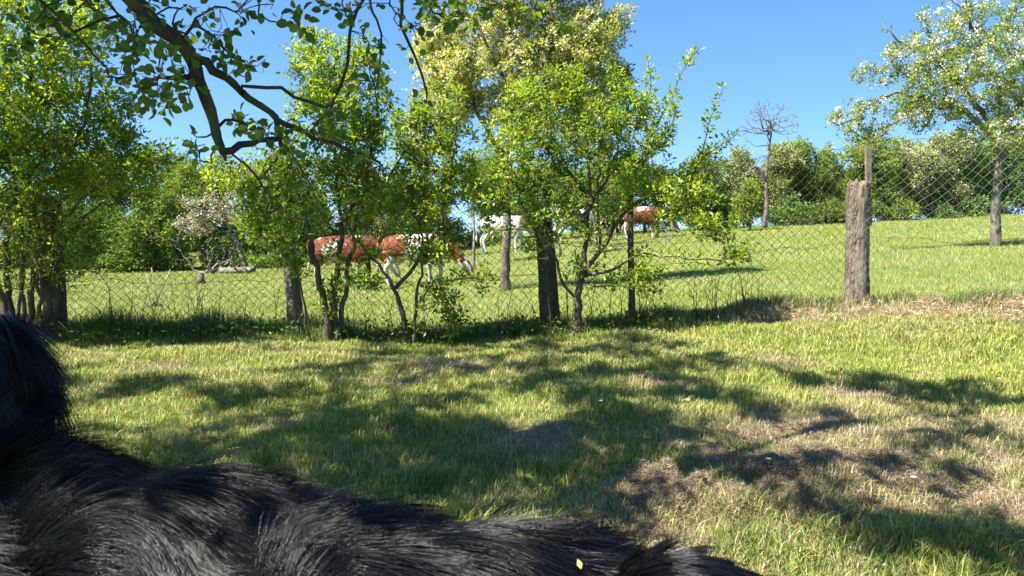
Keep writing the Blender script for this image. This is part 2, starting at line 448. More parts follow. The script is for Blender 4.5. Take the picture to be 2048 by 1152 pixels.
def scatter(n, Y0, Y1, pw, rng, margin=350):
    """points inside the view wedge, denser near the camera: density ~ Y^-pw"""
    k = 2 - pw
    t = rng.random(n)
    Y = (Y0 ** k + t * (Y1 ** k - Y0 ** k)) ** (1 / k) if abs(k) > 1e-3 else Y0 * (Y1 / Y0) ** t
    px = rng.uniform(-margin, 2048 + margin, n)
    return (px - 1024) / F * Y, Y

rng = np.random.default_rng(21)
# lawn on this side of the fence
x, y = scatter(400000, 1.9, 7.6, 1.2, rng)
fy = fence_y(x); k = y < fy - .05; x, y = x[k], y[k]
d = dryness(x, y); tuft = fbm(x, y, 5.0, 31); pale = fbm(x, y, 1.6, 41)
k = rng.random(len(x)) > d * .75; x, y, d, tuft, pale = x[k], y[k], d[k], tuft[k], pale[k]
tu2 = fbm(x, y, 13.0, 35)
hg = (.011 + .085 * tuft ** 1.7 * (.4 + tu2) + .022 * rng.random(len(x))) * (1 - .3 * d)
near = np.exp(-((y - 2.4) / .45) ** 2); hg *= 1 + .5 * near * (rng.random(len(x)) < .3)
wd = .0020 + .0014 * rng.random(len(x)); wd *= np.clip(y / 4, .9, 2)
V, fs = blades(x, y, hg, wd, rng, lean=.6)
dd = np.clip(d * .8 + (pale - .40) * 1.7 * rng.random(len(x)) + (tu2 < .42) * .35 * rng.random(len(x)), 0, 1)
o = mesh_obj("grass", V, fs, M_GRASS, attrs={"dry": np.repeat(dd, 5)})
tag(o, "short mown lawn grass in front of the wire fence", "grass", kind="stuff")
# coarse clumps in the foreground and along the foot of the fence
def clumps(centres, n_each, spread, h0, h1, w, lean=.5):
    X, Y, H = [], [], []
    for c, s in centres:
        n = int(n_each * s)
        X.append(c[0] + rng.normal(0, spread * s, n)); Y.append(c[1] + rng.normal(0, spread * s, n)); H.append(rng.uniform(h0, h1, n) * (.6 + .4 * s))
    X, Y, H = map(np.concatenate, (X, Y, H))
    return X, Y, H, np.full(len(X), w) * rng.uniform(.6, 1.2, len(X))
cl = [(G(rng.uniform(1420, 2060), rng.uniform(1060, 1150)), rng.uniform(.5, 1.2)) for _ in range(22)] + [(G(rng.uniform(200, 2060), rng.uniform(700, 1000)), rng.uniform(.3, .8)) for _ in range(60)]
cl += [(G(px, py), s) for px, py, s in [(1490, 1075, 1.4), (1560, 1090, 1.2), (1690, 1040, .9), (1770, 1090, 1.3), (1850, 1100, 1.2), (1520, 1050, 1.2), (1700, 1100, 1.1), (1940, 1080, 1), (950, 1040, 1), (900, 1010, .8), (1000, 1060, 1), (640, 990, 1), (720, 1000, .8)]]
a = clumps(cl, 85, .055, .04, .10, .0036)
V1, f1 = blades(*a, rng, lean=.7)
n1_ = len(a[0])
o = mesh_obj("grass_clumps", V1, f1, M_TALL, attrs={"dry": np.repeat((rng.random(n1_) < .12) * .8, 5)})
tag(o, "coarse green grass clumps in the lawn beside the dead moss", "grass", kind="stuff")
# tall unmown fringe under the fence
n = 95000
x = rng.uniform(-6.2, 5.6, n); off = rng.normal(.05, .33, n); y = fence_y(x) + off
dens = .25 + 1.1 * np.clip(fbm(x, y, 1.7, 77) * 1.6 - .35, 0, 1)
right = np.clip((x - 1.0) / 1.0, 0, 1)
k = rng.random(n) < dens * (1 - .55 * right * (off < .05)); x, y, off, right = x[k], y[k], off[k], right[k]
hg = (.08 + .42 * fbm(x, y, 3.1, 55) ** 1.3 * rng.random(len(x))) * np.exp(-((off - .1) / .5) ** 2) * (1 - .35 * right) * np.where(off < -.1, .65, 1)
V, fs = blades(x, y, hg, rng.uniform(.003, .0065, len(x)), rng, lean=.45)
dr = np.clip((right * (off < .05)) * .9 + (rng.random(len(x)) < .1) * .7, 0, 1) * rng.random(len(x)) ** .5
o = mesh_obj("fence_grass", V, fs, M_TALL, attrs={"dry": np.repeat(dr, 5)})
tag(o, "tall unmown grass growing along the foot of the fence", "grass", kind="stuff")
# grazed field beyond
x, y = scatter(430000, 7.0, 50, 1.45, rng, 250)
k = y > fence_y(x) + .05; x, y = x[k], y[k]
tf = fbm(x, y, 1.1, 91); t2 = fbm(x, y, .35, 95)
hg = (.03 + .08 * tf * rng.random(len(x)) + .10 * np.clip(t2 - .55, 0, 1)) * (1 + .012 * y)
wd = (.0032 + .0028 * rng.random(len(x))) * np.clip(y / 12, 1, 4)
V, fs = blades(x, y, hg, wd, rng, lean=.5)
o = mesh_obj("pasture", V, fs, M_FIELD, attrs={"dry": np.repeat(np.clip(fbm(x, y, .9, 101) * 1.6 - .5, 0, 1) * .6, 5)})
tag(o, "bright grazed pasture grass beyond the wire fence", "grass", kind="stuff")
# dead moss and cuttings: short curly fibres lying on the ground
X, Y = [], []
for c, r, hh in HEAPS:
    n = int(26000 * (r / .2) ** 2 * .55); X.append(c[0] + rng.normal(0, r * .75, n)); Y.append(c[1] + rng.normal(0, r * .75, n))
for c, r in DRY:
    n = int(2600 * (r / .3) ** 2); X.append(c[0] + rng.normal(0, r * .7, n)); Y.append(c[1] + rng.normal(0, r * .6, n))
X, Y = np.concatenate(X), np.concatenate(Y); k = (Y < fence_y(X) - .2) & (Y > 1.8); X, Y = X[k], Y[k]
def fibres(X, Y, ln, wd, zj, rng):
    n = len(X); z = tz(X, Y) + rng.random(n) ** 2 * zj
    az = rng.uniform(0, 6.283, n); el = rng.normal(.15, .5, n)
    d1 = np.stack([np.cos(az) * np.cos(el), np.sin(az) * np.cos(el), np.sin(el)], 1)
    az2 = az + rng.normal(0, 1.0, n); el2 = rng.normal(-.1, .5, n)
    d2 = np.stack([np.cos(az2) * np.cos(el2), np.sin(az2) * np.cos(el2), np.sin(el2)], 1)
    s = nrm(np.cross(d1, rng.normal(size=(n, 3)))) * (wd / 2)[:, None]
    r = np.stack([X, Y, z], 1); a_ = r + d1 * (ln * .5)[:, None]; b_ = a_ + d2 * (ln * .5)[:, None]
    V = np.stack([r - s, r + s, a_ + s, a_ - s, b_], 1).reshape(-1, 3); o_ = (np.arange(n) * 5)[:, None]
    return V, [o_ + np.array([[0, 1, 2, 3]]), o_ + np.array([[3, 2, 4]])]
V, fs = fibres(X, Y, rng.uniform(.008, .028, len(X)), rng.uniform(.0009, .0022, len(X)), .018, rng)
o = mesh_obj("dead_moss", V, fs, M_THATCH, attrs={"dry": np.zeros(len(V))})
tag(o, "heaps of raked brown dead moss on the lawn", "dead moss", kind="stuff")
n = 42000
X = rng.uniform(.9, 5.5, n); Y = fence_y(X) - .12 + rng.normal(0, .17, n); wgt = fbm(X, Y, 2.3, 131)
k = rng.random(n) < np.clip((wgt - .42) * 6, .03, 1) * np.clip((X - 1.9) / 1.0, .03, 1); X, Y = X[k], Y[k]
V, fs = fibres(X, Y, rng.uniform(.03, .11, len(X)), rng.uniform(.0018, .004, len(X)), .20 * np.clip(fbm(X, Y, 3.3, 141) - .3, 0, 1) * 1.8, rng)
M_STRAW = grass_mat("dry cuttings", [(0, (.20, .135, .07)), (.5, (.42, .31, .18)), (1, (.66, .54, .34))], [(0, (.2, .12, .06)), (1, (.6, .45, .28))], trans=.2)
o = mesh_obj("dry_cuttings", V, fs, M_STRAW, attrs={"dry": np.zeros(len(V))})
tag(o, "brown dried grass cuttings heaped at the foot of the fence", "dry cuttings", kind="stuff")

# ------------------------------------------------------------------ trees
def resample(pts, rad, step):
    pts = np.asarray(pts, float); rad = np.asarray(rad, float)
    # Catmull-Rom smoothing then even steps
    n = len(pts)
    if n > 2:
        Q = np.vstack([2 * pts[0] - pts[1], pts, 2 * pts[-1] - pts[-2]]); out_, ro = [], []
        for i in range(n - 1):
            p0, p1, p2, p3 = Q[i:i + 4]
            m_ = max(2, int(np.linalg.norm(p2 - p1) / step) + 1)
            for t in np.linspace(0, 1, m_, endpoint=False):
                out_.append(.5 * ((2 * p1) + (-p0 + p2) * t + (2 * p0 - 5 * p1 + 4 * p2 - p3) * t * t + (-p0 + 3 * p1 - 3 * p2 + p3) * t ** 3)); ro.append(rad[i] * (1 - t) + rad[i + 1] * t)
        out_.append(pts[-1]); ro.append(rad[-1])
        return np.array(out_), np.array(ro)
    m_ = max(2, int(np.linalg.norm(pts[1] - pts[0]) / step) + 1); t = np.linspace(0, 1, m_)
    return pts[0] + (pts[1] - pts[0]) * t[:, None], rad[0] * (1 - t) + rad[1] * t

class Tree:
    def __init__(self, seed, step=.1):
        self.rng = np.random.default_rng(seed); self.step = step
        self.p = np.zeros((60000, 3)); self.par = np.full(60000, -1); self.fr = np.zeros(60000); self.n = 0; self.kind = np.zeros(60000, int)
    def _add(self, pt, par, fr=0., kind=0):
        i = self.n; self.p[i] = pt; self.par[i] = par; self.fr[i] = fr; self.kind[i] = kind; self.n += 1; return i
    def nearest(self, q, up=.5):
        v = q - self.p[:self.n]; d = np.linalg.norm(v, axis=1)
        return int(np.argmin(d * (1 + up * np.clip(-v[:, 2] / np.maximum(d, 1e-6), 0, 1))))
    def stem(self, pts, rad, join=False, kind=0, wob=0.0):
        pp, rr = resample(pts, rad, self.step)
        if wob: pp[1:] += np.cumsum(self.rng.normal(0, wob * self.step, (len(pp) - 1, 3)), 0) * .3 + self.rng.normal(0, wob * self.step, (len(pp) - 1, 3)) * .3
        prev = -1
        if join and self.n:
            prev = self.nearest(pp[0], 0)
            d = pp[0] - self.p[prev]; L_ = np.linalg.norm(d)
            if L_ > self.step * 1.5:
                k_ = int(L_ / self.step)
                for i in range(1, k_): prev = self._add(self.p[prev] + d / k_ + self.rng.normal(0, self.step * .1, 3), prev, rr[0], kind)
        for q, r in zip(pp, rr): prev = self._add(q, prev, r, kind)
    def grow(self, att, up=.5, jit=.16, droop=.0):
        att = np.asarray(att, float)
        base = self.p[:self.n].copy()
        d0 = np.array([np.min(np.linalg.norm(base - a, axis=1)) for a in att])
        for i in np.argsort(d0 * self.rng.uniform(.8, 1.25, len(att))):
            q = att[i]; k_ = self.nearest(q, up); s = self.p[k_].copy(); v = q - s; L_ = np.linalg.norm(v)
            if L_ < self.step * .6: continue
            m_ = max(1, int(round(L_ / self.step)))
            pr = self.par[k_]; tan = nrm(s - self.p[pr]) if pr >= 0 else v / L_
            c = s + (tan * .45 + np.array([0, 0, .35 - droop])) * L_ * .5; prev = k_
            for t in np.linspace(0, 1, m_ + 1)[1:]:
                b_ = s * (1 - t) ** 2 + (c * .5 + (s + v * .5) * .5) * 2 * t * (1 - t) + q * t * t
                prev = self._add(b_ + self.rng.normal(0, self.step * jit, 3) * (t < .999), prev, 0., 1)
    def finish(self, r_tip=.0018, expo=.5, rmax=None):
        n = self.n; cnt = np.zeros(n); kids = np.zeros(n, int)
        for i in range(n):
            if self.par[i] >= 0: kids[self.par[i]] += 1
        order = range(n - 1, -1, -1)     # parents always come before children
        cnt[kids == 0] = 1
        for i in order:
            if self.par[i] >= 0: cnt[self.par[i]] += cnt[i]
        self.r = np.maximum(r_tip * cnt ** expo, self.fr[:n])
        free = self.fr[:n] == 0
        if rmax: self.r[free] = np.minimum(self.r[free], rmax)
        for i in range(n):                # a twig is never thicker than what bears it
            if self.par[i] >= 0 and free[i]: self.r[i] = min(self.r[i], self.r[self.par[i]] * .92)
        self.kids = kids; self.cnt = cnt
    def wood(self, name, mat, parent, sides=5, min_r=0.0, rough=.0):
        g = Geo(); n = self.n; ch = [[] for _ in range(n)]
        for i in range(n):
            if self.par[i] >= 0: ch[self.par[i]].append(i)
        starts = [i for i in range(n) if self.par[i] < 0]; st = [(None, i) for i in starts]
        while st:
            par, i = st.pop(); chain = [i] if par is None else [par, i]; cur = i
            while ch[cur]:
                c = max(ch[cur], key=lambda k_: self.r[k_] * 1e3 + self.cnt[k_])
                for o_ in ch[cur]:
                    if o_ != c: st.append((cur, o_))
                chain.append(c); cur = c
            rr = self.r[chain].copy()
            if par is not None: rr[0] = min(rr[0], rr[1] * 1.15)
            if rr.max() < min_r or len(chain) < 2: continue
            rr[-1] *= .6
            sd = 4 if rr.max() < .006 else (sides if rr.max() < .03 else 9)
            g.tube(self.p[chain], rr, sd, cap=rr.max() > .02, rough=rough if rr.max() > .01 else 0, rng=self.rng)
        return g.build(name, mat, parent)
    def foliage(self, per_node, size, spread, rmax=.0105, tmpl=LEAF_S, only=None, updir=.35, keep=None, flat=.6):
        """leaf positions at the thin nodes"""
        r_ = self.rng; n = self.n; ok = self.r < rmax
        if only is not None: ok &= only(self.p[:n])
        idx = np.nonzero(ok)[0]
        if keep is not None: idx = idx[r_.random(len(idx)) < keep]
        rep = r_.poisson(per_node, len(idx)); idx = np.repeat(idx, rep)
        if len(idx) == 0: return None
        par = np.maximum(self.par[idx], 0); t = r_.random(len(idx))[:, None]
        base = self.p[idx] * t + self.p[par] * (1 - t); tan = nrm(self.p[idx] - self.p[par] + 1e-6)
        o_ = nrm(r_.normal(size=(len(idx), 3))); o_ = nrm(o_ - tan * np.sum(o_ * tan, 1, keepdims=True) * .5)
        d = nrm(o_ + tan * .3 + np.array([0, 0, updir])); pos = base + d * (r_.random(len(idx)) * spread)[:, None]
        nor = nrm(r_.normal(size=(len(idx), 3)) * flat + np.array([-.15, -.1, .9]))
        return leaves(pos, d, nor, r_.uniform(size[0], size[1], len(idx)), tmpl)

DENS = 3.6
def ell(rng, n, cx, cy, rx, ry, Y, ty, hollow=.0):
    """points in an ellipsoid given by its pixel outline and its depth half-thickness in metres"""
    n = int(n * DENS)
    v = nrm(rng.normal(size=(n, 3))) * (rng.random((n, 1)) ** (1 / 3.) if not hollow else (hollow + (1 - hollow) * rng.random((n, 1))) ** .5)
    c = P(cx, cy, Y); s = Y / F
    if n > 40:                                   # gather them into clumps with gaps between
        nc = max(4, n // 14); cen = v[rng.choice(n, nc)]; w_ = rng.integers(0, nc, n)
        cl_ = cen[w_] * .95 + rng.normal(size=(n, 3)) * .13
        v = np.where(rng.random((n, 1)) < .72, cl_, v)
    return c + v * np.array([rx * s, ty, ry * s])

def leafy(name, mat, parent, parts):
    g = Geo()
    for p_ in parts:
        if p_ is not None: g.add(*p_)
    return g.build(name, mat, parent, smooth=False)

def px_stem(pts, Y, rpx, Y2=None, taper=True):
    """stem from pixel points; radius in pixels at its own distance"""
    k_ = len(pts); Ys = np.linspace(Y, Y2 if Y2 is not None else Y, k_)
    t_ = np.linspace(0, 1, k_); r_ = rpx[1] + (rpx[0] - rpx[1]) * ((1 - t_) ** 1.5 if Y < 40 and taper else 1 - t_)
    return [P(a, b, y_) for (a, b), y_ in zip(pts, Ys)], [r * y_ / F for r, y_ in zip(r_, Ys)]

def snap(pts):
    """sink the first point of a stem into the ground"""
    p0 = np.array(pts[0], float); p0[2] = float(tz(p0[0:1], p0[1:2])[0]) - .06
    pts = list(pts); pts[0] = p0
    return pts

# --- thicket at the left edge of the fence
def thicket():
    r = np.random.default_rng(101); T = Tree(101, .11)
    base = P(60, 668, 7.0)
    root = empty("thicket", (base[0], base[1], float(tz(base[0:1], base[1:2])[0])), "dense many-stemmed leafy tree filling the left edge, behind the black head", "tree")
    for pts, Y, rp in [([(96, 672), (90, 560), (80, 430), (60, 280), (70, 120), (60, -60)], 7.0, (9, 3)), ([(35, 670), (30, 560), (18, 400), (0, 230), (-20, 60)], 7.1, (8, 3)),
                       ([(60, 672), (58, 540), (100, 400), (150, 260), (165, 120), (150, 30)], 7.0, (7, 2)), ([(10, 672), (0, 520), (-60, 380), (-110, 200)], 6.9, (8, 3)),
                       ([(75, 670), (85, 520), (130, 440), (210, 370), (290, 320), (350, 290)], 6.9, (5, 1.5)), ([(115, 672), (118, 560), (150, 480), (200, 430), (290, 390)], 7.0, (5, 1.5)),
                       ([(45, 670), (50, 470), (40, 300), (110, 150), (120, 60)], 6.8, (5, 2)), ([(-60, 675), (-70, 500), (-90, 300), (-120, 80)], 6.9, (7, 2)),
                       ([(25, 660), (45, 480), (60, 330), (30, 180), (20, 40)], 6.7, (4, 2))]:
        s, rr = px_stem(pts, Y, rp); T.stem(snap(s), rr, wob=.35)
    A = [ell(r, 170, 60, 150, 150, 190, 6.9, .7), ell(r, 190, 100, 280, 170, 130, 6.9, .7), ell(r, 170, 60, 480, 130, 110, 6.95, .5), ell(r, 110, 70, 400, 150, 110, 6.9, .6), ell(r, 60, 250, 340, 85, 60, 6.9, .35),
         ell(r, 110, -110, 250, 120, 300, 6.9, .7), ell(r, 50, 150, 80, 70, 80, 6.9, .4), ell(r, 28, 300, 310, 60, 26, 6.9, .25), ell(r, 45, 130, 500, 90, 60, 6.9, .4), ell(r, 40, 20, -60, 160, 80, 6.9, .6), ell(r, 34, 190, 460, 60, 60, 6.9, .3), ell(r, 20, 240, 220, 30, 70, 6.9, .2)]
    T.grow(np.vstack(A), jit=.2); n1 = T.n; T.grow(ell(r, 90, 90, 480, 150, 130, 6.9, .5), jit=.3, up=.1); n2 = T.n
    T.finish(r_tip=.0026, expo=.33, rmax=.015)
    T.wood("trunk", M_BARK, root)
    T.r[n1:n2] = 9
    lo = P(100, 385, 6.9)[2]
    leafy("crown", M_BUSH, root, [T.foliage(23, (.026, .058), .075, keep=.85, only=lambda p_: p_[:, 2] > lo), T.foliage(15, (.022, .046), .065, keep=.62, only=lambda p_: p_[:, 2] <= lo)])
    return root
thicket()

# --- shrubs in the fence line
def shrub(seed, name, label, base, Y, stems, vols, leaf, mat=M_SHRUB, per=3.0, shoots=(), bark=M_BARK, **kw):
    r = np.random.default_rng(seed); T = Tree(seed, .09)
    b_ = P(base[0], base[1], Y)
    root = empty(name, (b_[0], b_[1], float(tz(b_[0:1], b_[1:2])[0])), label, "tree" if "tree" in label else "shrub")
    for k_, (pts, y2, rp) in enumerate(stems):
        s, rr = px_stem(pts, Y, rp, y2)
        if abs(pts[0][1] - base[1]) < 30: T.stem(snap(s), rr, wob=.3)
        else: T.stem(s, rr, join=True, wob=.3)
    for pts, y2, rp in shoots:
        s, rr = px_stem(pts, y2, rp); T.stem(s, rr, join=True, wob=.15, kind=2)
    A = np.vstack([ell(r, n, cx, cy, rx, ry, Y + dy, ty) for n, cx, cy, rx, ry, dy, ty in vols])
    T.grow(A, jit=.2)
    n0 = T.n                                     # bare crossing twigs low in the shrub
    T.grow(ell(r, 44, base[0] + 10, 460, 140, 100, Y, .4), jit=.3, up=.2); bare = slice(n0, T.n)
    T.finish(r_tip=.0024, expo=.33, rmax=.013)
    T.wood("trunk", bark, root)
    T.wood_r = T.r[bare].copy(); T.r[bare] = 9
    parts = [T.foliage(per * 6.6, (leaf[0] * .85, leaf[1] * 1.15), .065, keep=.60)]
    if shoots:                                   # the long shoots carry leaves all along
        sv = T.r.copy(); T.r[T.kind[:T.n] != 2] = 9; T.r[T.kind[:T.n] == 2] *= .3
        parts.append(T.foliage(9, (.03, .055), .04)); T.r = sv
    print('LEAVES', name, len(parts[0][0]) // 4, T.n)
    leafy("crown", mat, root, parts)
    return root, T

shrub(202, "plum_shrub", "many-stemmed green shrub by the leaning grey fence post, in front of the brown cows", (655, 682), 6.9,
      [([(655, 680), (645, 610), (630, 555), (618, 480), (600, 410), (575, 330), (570, 250)], 6.8, (9, 2)), ([(662, 680), (663, 600), (668, 530), (676, 450), (672, 380), (662, 290), (640, 190), (630, 110)], 7.0, (8, 1.5)),
       ([(668, 678), (684, 560), (702, 480), (716, 400), (735, 300), (745, 200), (740, 110)], 6.9, (6, 1.2)), ([(622, 678), (612, 600), (600, 545), (590, 500)], 6.7, (3.5, 1.2)), ([(675, 450), (720, 390), (790, 330), (830, 260)], 6.9, (4, 1.2)),
       ([(600, 410), (560, 400), (520, 370), (480, 360)], 6.7, (3, 1))],
      [(85, 665, 150, 85, 90, 0, .45), (130, 680, 260, 110, 110, 0, .5), (95, 650, 370, 110, 80, 0, .5), (60, 790, 300, 90, 110, 0, .5), (26, 520, 400, 70, 50, -.1, .3), (40, 780, 400, 80, 60, 0, .4), (14, 730, 560, 60, 30, -.1, .3), (12, 720, 500, 80, 40, -.1, .3), (10, 860, 500, 60, 40, -.1, .3),
       (20, 560, 470, 40, 45, -.1, .2), (14, 700, 440, 90, 40, 0, .3), (20, 610, 90, 40, 35, 0, .3), (16, 740, 150, 40, 80, 0, .3), (14, 660, 590, 30, 50, 0, .2), (30, 600, 330, 90, 60, 0, .4), (10, 450, 340, 60, 40, -.3, .2), (36, 520, 440, 70, 60, 0, .3), (24, 500, 360, 60, 50, 0, .3), (20, 590, 520, 50, 30, 0, .2)],
      (.028, .05), per=3.3)
shrub(303, "forked_sapling", "thin dark forked sapling with low leaves in front of the grazing brown cow's head", (815, 668), 6.85,
      [([(815, 667), (806, 610), (790, 572), (768, 545), (735, 505), (705, 450), (690, 400)], 6.8, (6, 1.5)), ([(792, 575), (830, 530), (862, 470), (885, 400), (900, 320), (905, 220)], 6.8, (5, 1.2)), ([(828, 662), (836, 590), (850, 530), (846, 450), (835, 380), (830, 280)], 6.95, (4, 1.2))],
      [(20, 880, 600, 50, 30, 0, .2), (9, 950, 560, 50, 30, 0, .2), (34, 850, 410, 80, 50, 0, .4), (55, 890, 330, 70, 90, 0, .4), (40, 880, 220, 50, 70, 0, .4), (7, 850, 500, 60, 40, 0, .3), (10, 900, 640, 30, 30, 0, .15)],
      (.028, .05), per=3.4)
shrub(404, "wild_pear_shrub", "spreading green shrub with forked trunk and long shoots, right of the dark leaning post", (1150, 662), 6.95,
      [([(1150, 664), (1151, 610), (1155, 560), (1160, 500), (1166, 400), (1160, 300), (1150, 200), (1140, 150)], 7.0, (10, 2)), ([(1158, 560), (1200, 500), (1250, 425), (1292, 398), (1345, 388), (1400, 372)], 6.9, (6, 1.2)),
       ([(1158, 555), (1192, 546), (1240, 530), (1290, 506), (1325, 514), (1420, 517), (1500, 515)], 6.7, (4.5, .8)), ([(1147, 590), (1118, 560), (1108, 520), (1080, 480), (1050, 440), (1030, 380)], 6.8, (4, 1.2)),
       ([(1166, 430), (1220, 340), (1250, 250), (1270, 180)], 7.0, (4, 1.2)), ([(1164, 380), (1100, 300), (1050, 220), (1000, 180)], 7.0, (4, 1.2)), ([(1200, 500), (1190, 400), (1210, 300), (1215, 200)], 6.8, (4, 1.2)), ([(1163, 560), (1200, 575), (1250, 572)], 6.7, (3, 1.2))],
      [(110, 1080, 330, 130, 110, 0, .5), (90, 1180, 260, 110, 110, 0, .5), (70, 1090, 200, 80, 60, 0, .4), (70, 1270, 340, 90, 80, 0, .4), (40, 980, 400, 80, 70, 0, .4), (34, 1350, 400, 70, 50, 0, .3),
       (36, 1150, 440, 110, 50, 0, .4), (20, 1200, 540, 70, 40, 0, .2), (30, 1390, 440, 90, 50, -.1, .3), (26, 1020, 280, 60, 80, 0, .4), (20, 1300, 560, 40, 30, -.1, .2), (14, 1080, 500, 40, 60, 0, .2), (26, 1240, 200, 50, 60, 0, .3), (14, 1130, 150, 50, 20, 0, .2), (12, 1480, 500, 50, 30, -.2, .15), (36, 1330, 375, 90, 50, 0, .45), (30, 1280, 260, 60, 70, 0, .4), (14, 1400, 400, 60, 40, 0, .4), (12, 1310, 435, 50, 25, 0, .3)],
      (.026, .048), per=3.1,
      shoots=[([(1285, 330), (1320, 240), (1350, 180), (1375, 130), (1402, 92)], 6.95, (2.2, .8)), ([(1388, 350), (1408, 290), (1424, 230), (1448, 172)], 6.9, (2.2, .8)), ([(1380, 350), (1425, 300), (1480, 268)], 6.9, (2, .7)),
              ([(1275, 260), (1300, 190), (1294, 122)], 6.95, (2, .8)), ([(1230, 180), (1225, 130), (1200, 90)], 7, (2, .8)), ([(1300, 300), (1345, 250), (1352, 200)], 6.8, (1.6, .8))])

# --- orchard trees in the field
def orchard_tree(seed, name, label, base, Y, stems, vols, leaf, mat, per, bark, step=.16, petals=None, rtip=.0026, rmax=.035, up=.5, spread=.09, keep=None, thr=.016, cat="tree", group=None, tmpl=LEAF_S, expo=.36):
    r = np.random.default_rng(seed); T = Tree(seed, step)
    b_ = P(base[0], base[1], Y)
    root = empty(name, (b_[0], b_[1], float(tz(b_[0:1], b_[1:2])[0])), label, cat, group)
    for k_, (pts, y2, rp) in enumerate(stems):
        s, rr = px_stem(pts, Y, rp, y2)
        if k_ == 0 or abs(pts[0][1] - base[1]) < 12: T.stem(snap(s), rr, wob=.2)
        else: T.stem(s, rr, join=True, wob=.3 if k_ < 5 or name != 'dead_tree' else 1.1)
    A = np.vstack([ell(r, n, cx, cy, rx, ry, Y + dy, ty) for n, cx, cy, rx, ry, dy, ty in vols])
    T.grow(A, jit=.22, up=up); T.finish(r_tip=rtip, expo=expo, rmax=rmax)
    T.wood("trunk", bark, root, rough=.05)
    if per:
        leafy("crown", mat, root, [T.foliage(per * 3.0, leaf, spread, rmax=thr, keep=keep, tmpl=tmpl)])
    if petals:
        pm, pper, psz, pkeep = petals
        leafy("blossom", pm, root, [T.foliage(pper * 1.6, psz, spread * 1.2, rmax=thr, tmpl=PETAL, updir=.6, keep=pkeep)])
    return root, T

orchard_tree(505, "pear_tree", "tall yellow-green pear tree in early leaf behind the fence, in front of the white cow", (1010, 582), 13.0,
    [([(1010, 582), (1012, 500), (1015, 400), (1018, 300), (1022, 200), (1018, 80), (1010, -60), (1010, -160)], 13, (11, 3)),
     ([(1018, 330), (960, 250), (910, 170), (880, 90), (870, 30)], 13, (5, 1.5)), ([(1020, 300), (1090, 220), (1150, 130), (1200, 40), (1240, 20)], 13, (5, 1.5)), ([(1020, 200), (980, 100), (950, 0), (940, -80)], 12.6, (4, 1.5)), ([(1020, 170), (1080, 60), (1110, -60)], 13.4, (4, 1.5)),
     ([(1180, 90), (1225, 45), (1262, 14)], 13, (2, .8))],
    [(260, 1000, 130, 150, 120, 0, .9), (140, 900, 150, 70, 110, 0, .8), (60, 860, 90, 40, 40, 0, .5), (110, 1180, 100, 80, 90, 0, .8), (60, 1200, 250, 60, 70, 0, .6), (60, 860, 280, 60, 80, 0, .6), (30, 1110, -30, 80, 40, 0, .6), (110, 1130, 110, 90, 100, 0, .8), (90, 1030, 10, 110, 70, 0, .8), (70, 1060, 250, 110, 70, 0, .8), (40, 1200, 190, 60, 80, 0, .5), (16, 1225, 45, 40, 20, 0, .3), (80, 1040, -110, 120, 80, 0, .9), (30, 870, 110, 40, 50, 0, .4), (30, 1170, 20, 60, 40, 0, .5)],
    (.045, .08), M_PEAR, 9.0, M_BARK_GREY, keep=.85, petals=(M_CREAM, 4.5, (.03, .05), .6))

orchard_tree(606, "apple_tree", "white-blossomed apple tree standing in the field at the right edge", (1993, 491), 17.0,
    [([(1993, 491), (1994, 430), (1998, 350), (2005, 280), (2015, 240)], 17, (10.5, 7.5)), ([(2005, 290), (1940, 230), (1860, 200), (1780, 190), (1700, 240), (1665, 240)], 16.6, (7, 1.2)), ([(2000, 280), (1930, 190), (1860, 110), (1800, 80), (1780, 50)], 17, (6, 1.3)),
     ([(2015, 245), (1990, 140), (1960, 60), (1940, -10)], 17, (6, 1.5)), ([(2015, 245), (2080, 140), (2120, 20)], 17.2, (6, 2)), ([(2010, 260), (2120, 220), (2220, 180)], 17, (6, 2)), ([(1860, 200), (1790, 240), (1740, 280), (1690, 250)], 16.8, (3, 1)), ([(1800, 110), (1740, 150), (1705, 150)], 17, (2, .8)), ([(2000, 290), (2030, 270), (1960, 300), (1930, 310)], 16.4, (3, 1.2)),
     ([(1940, 60), (1930, 20), (1885, -20)], 17, (2, .8))],
    [(240, 1960, 140, 130, 110, 0, 1.3), (130, 1850, 180, 90, 60, 0, 1.0), (60, 2000, 270, 90, 30, -.5, 1.0), (50, 1930, 60, 80, 60, 0, 1.0), (50, 1760, 225, 90, 40, 0, .8), (22, 1700, 240, 40, 26, 0, .4), (60, 1830, 110, 60, 45, 0, .7), (90, 2060, 60, 110, 90, 0, 1.2), (110, 2140, 160, 110, 110, 0, 1.4), (50, 1990, 240, 110, 40, 0, 1.2), (20, 1735, 150, 40, 22, 0, .4), (30, 1900, 40, 60, 40, 0, .6), (20, 1720, 275, 50, 14, 0, .3), (20, 1850, 250, 50, 30, 0, .6), (16, 1800, 95, 30, 35, 0, .4)],
    (.05, .085), M_BLAPPLE, 6.0, M_BARK_GREY, keep=.6, petals=(M_PETAL, 13, (.03, .046), .22), step=.17)

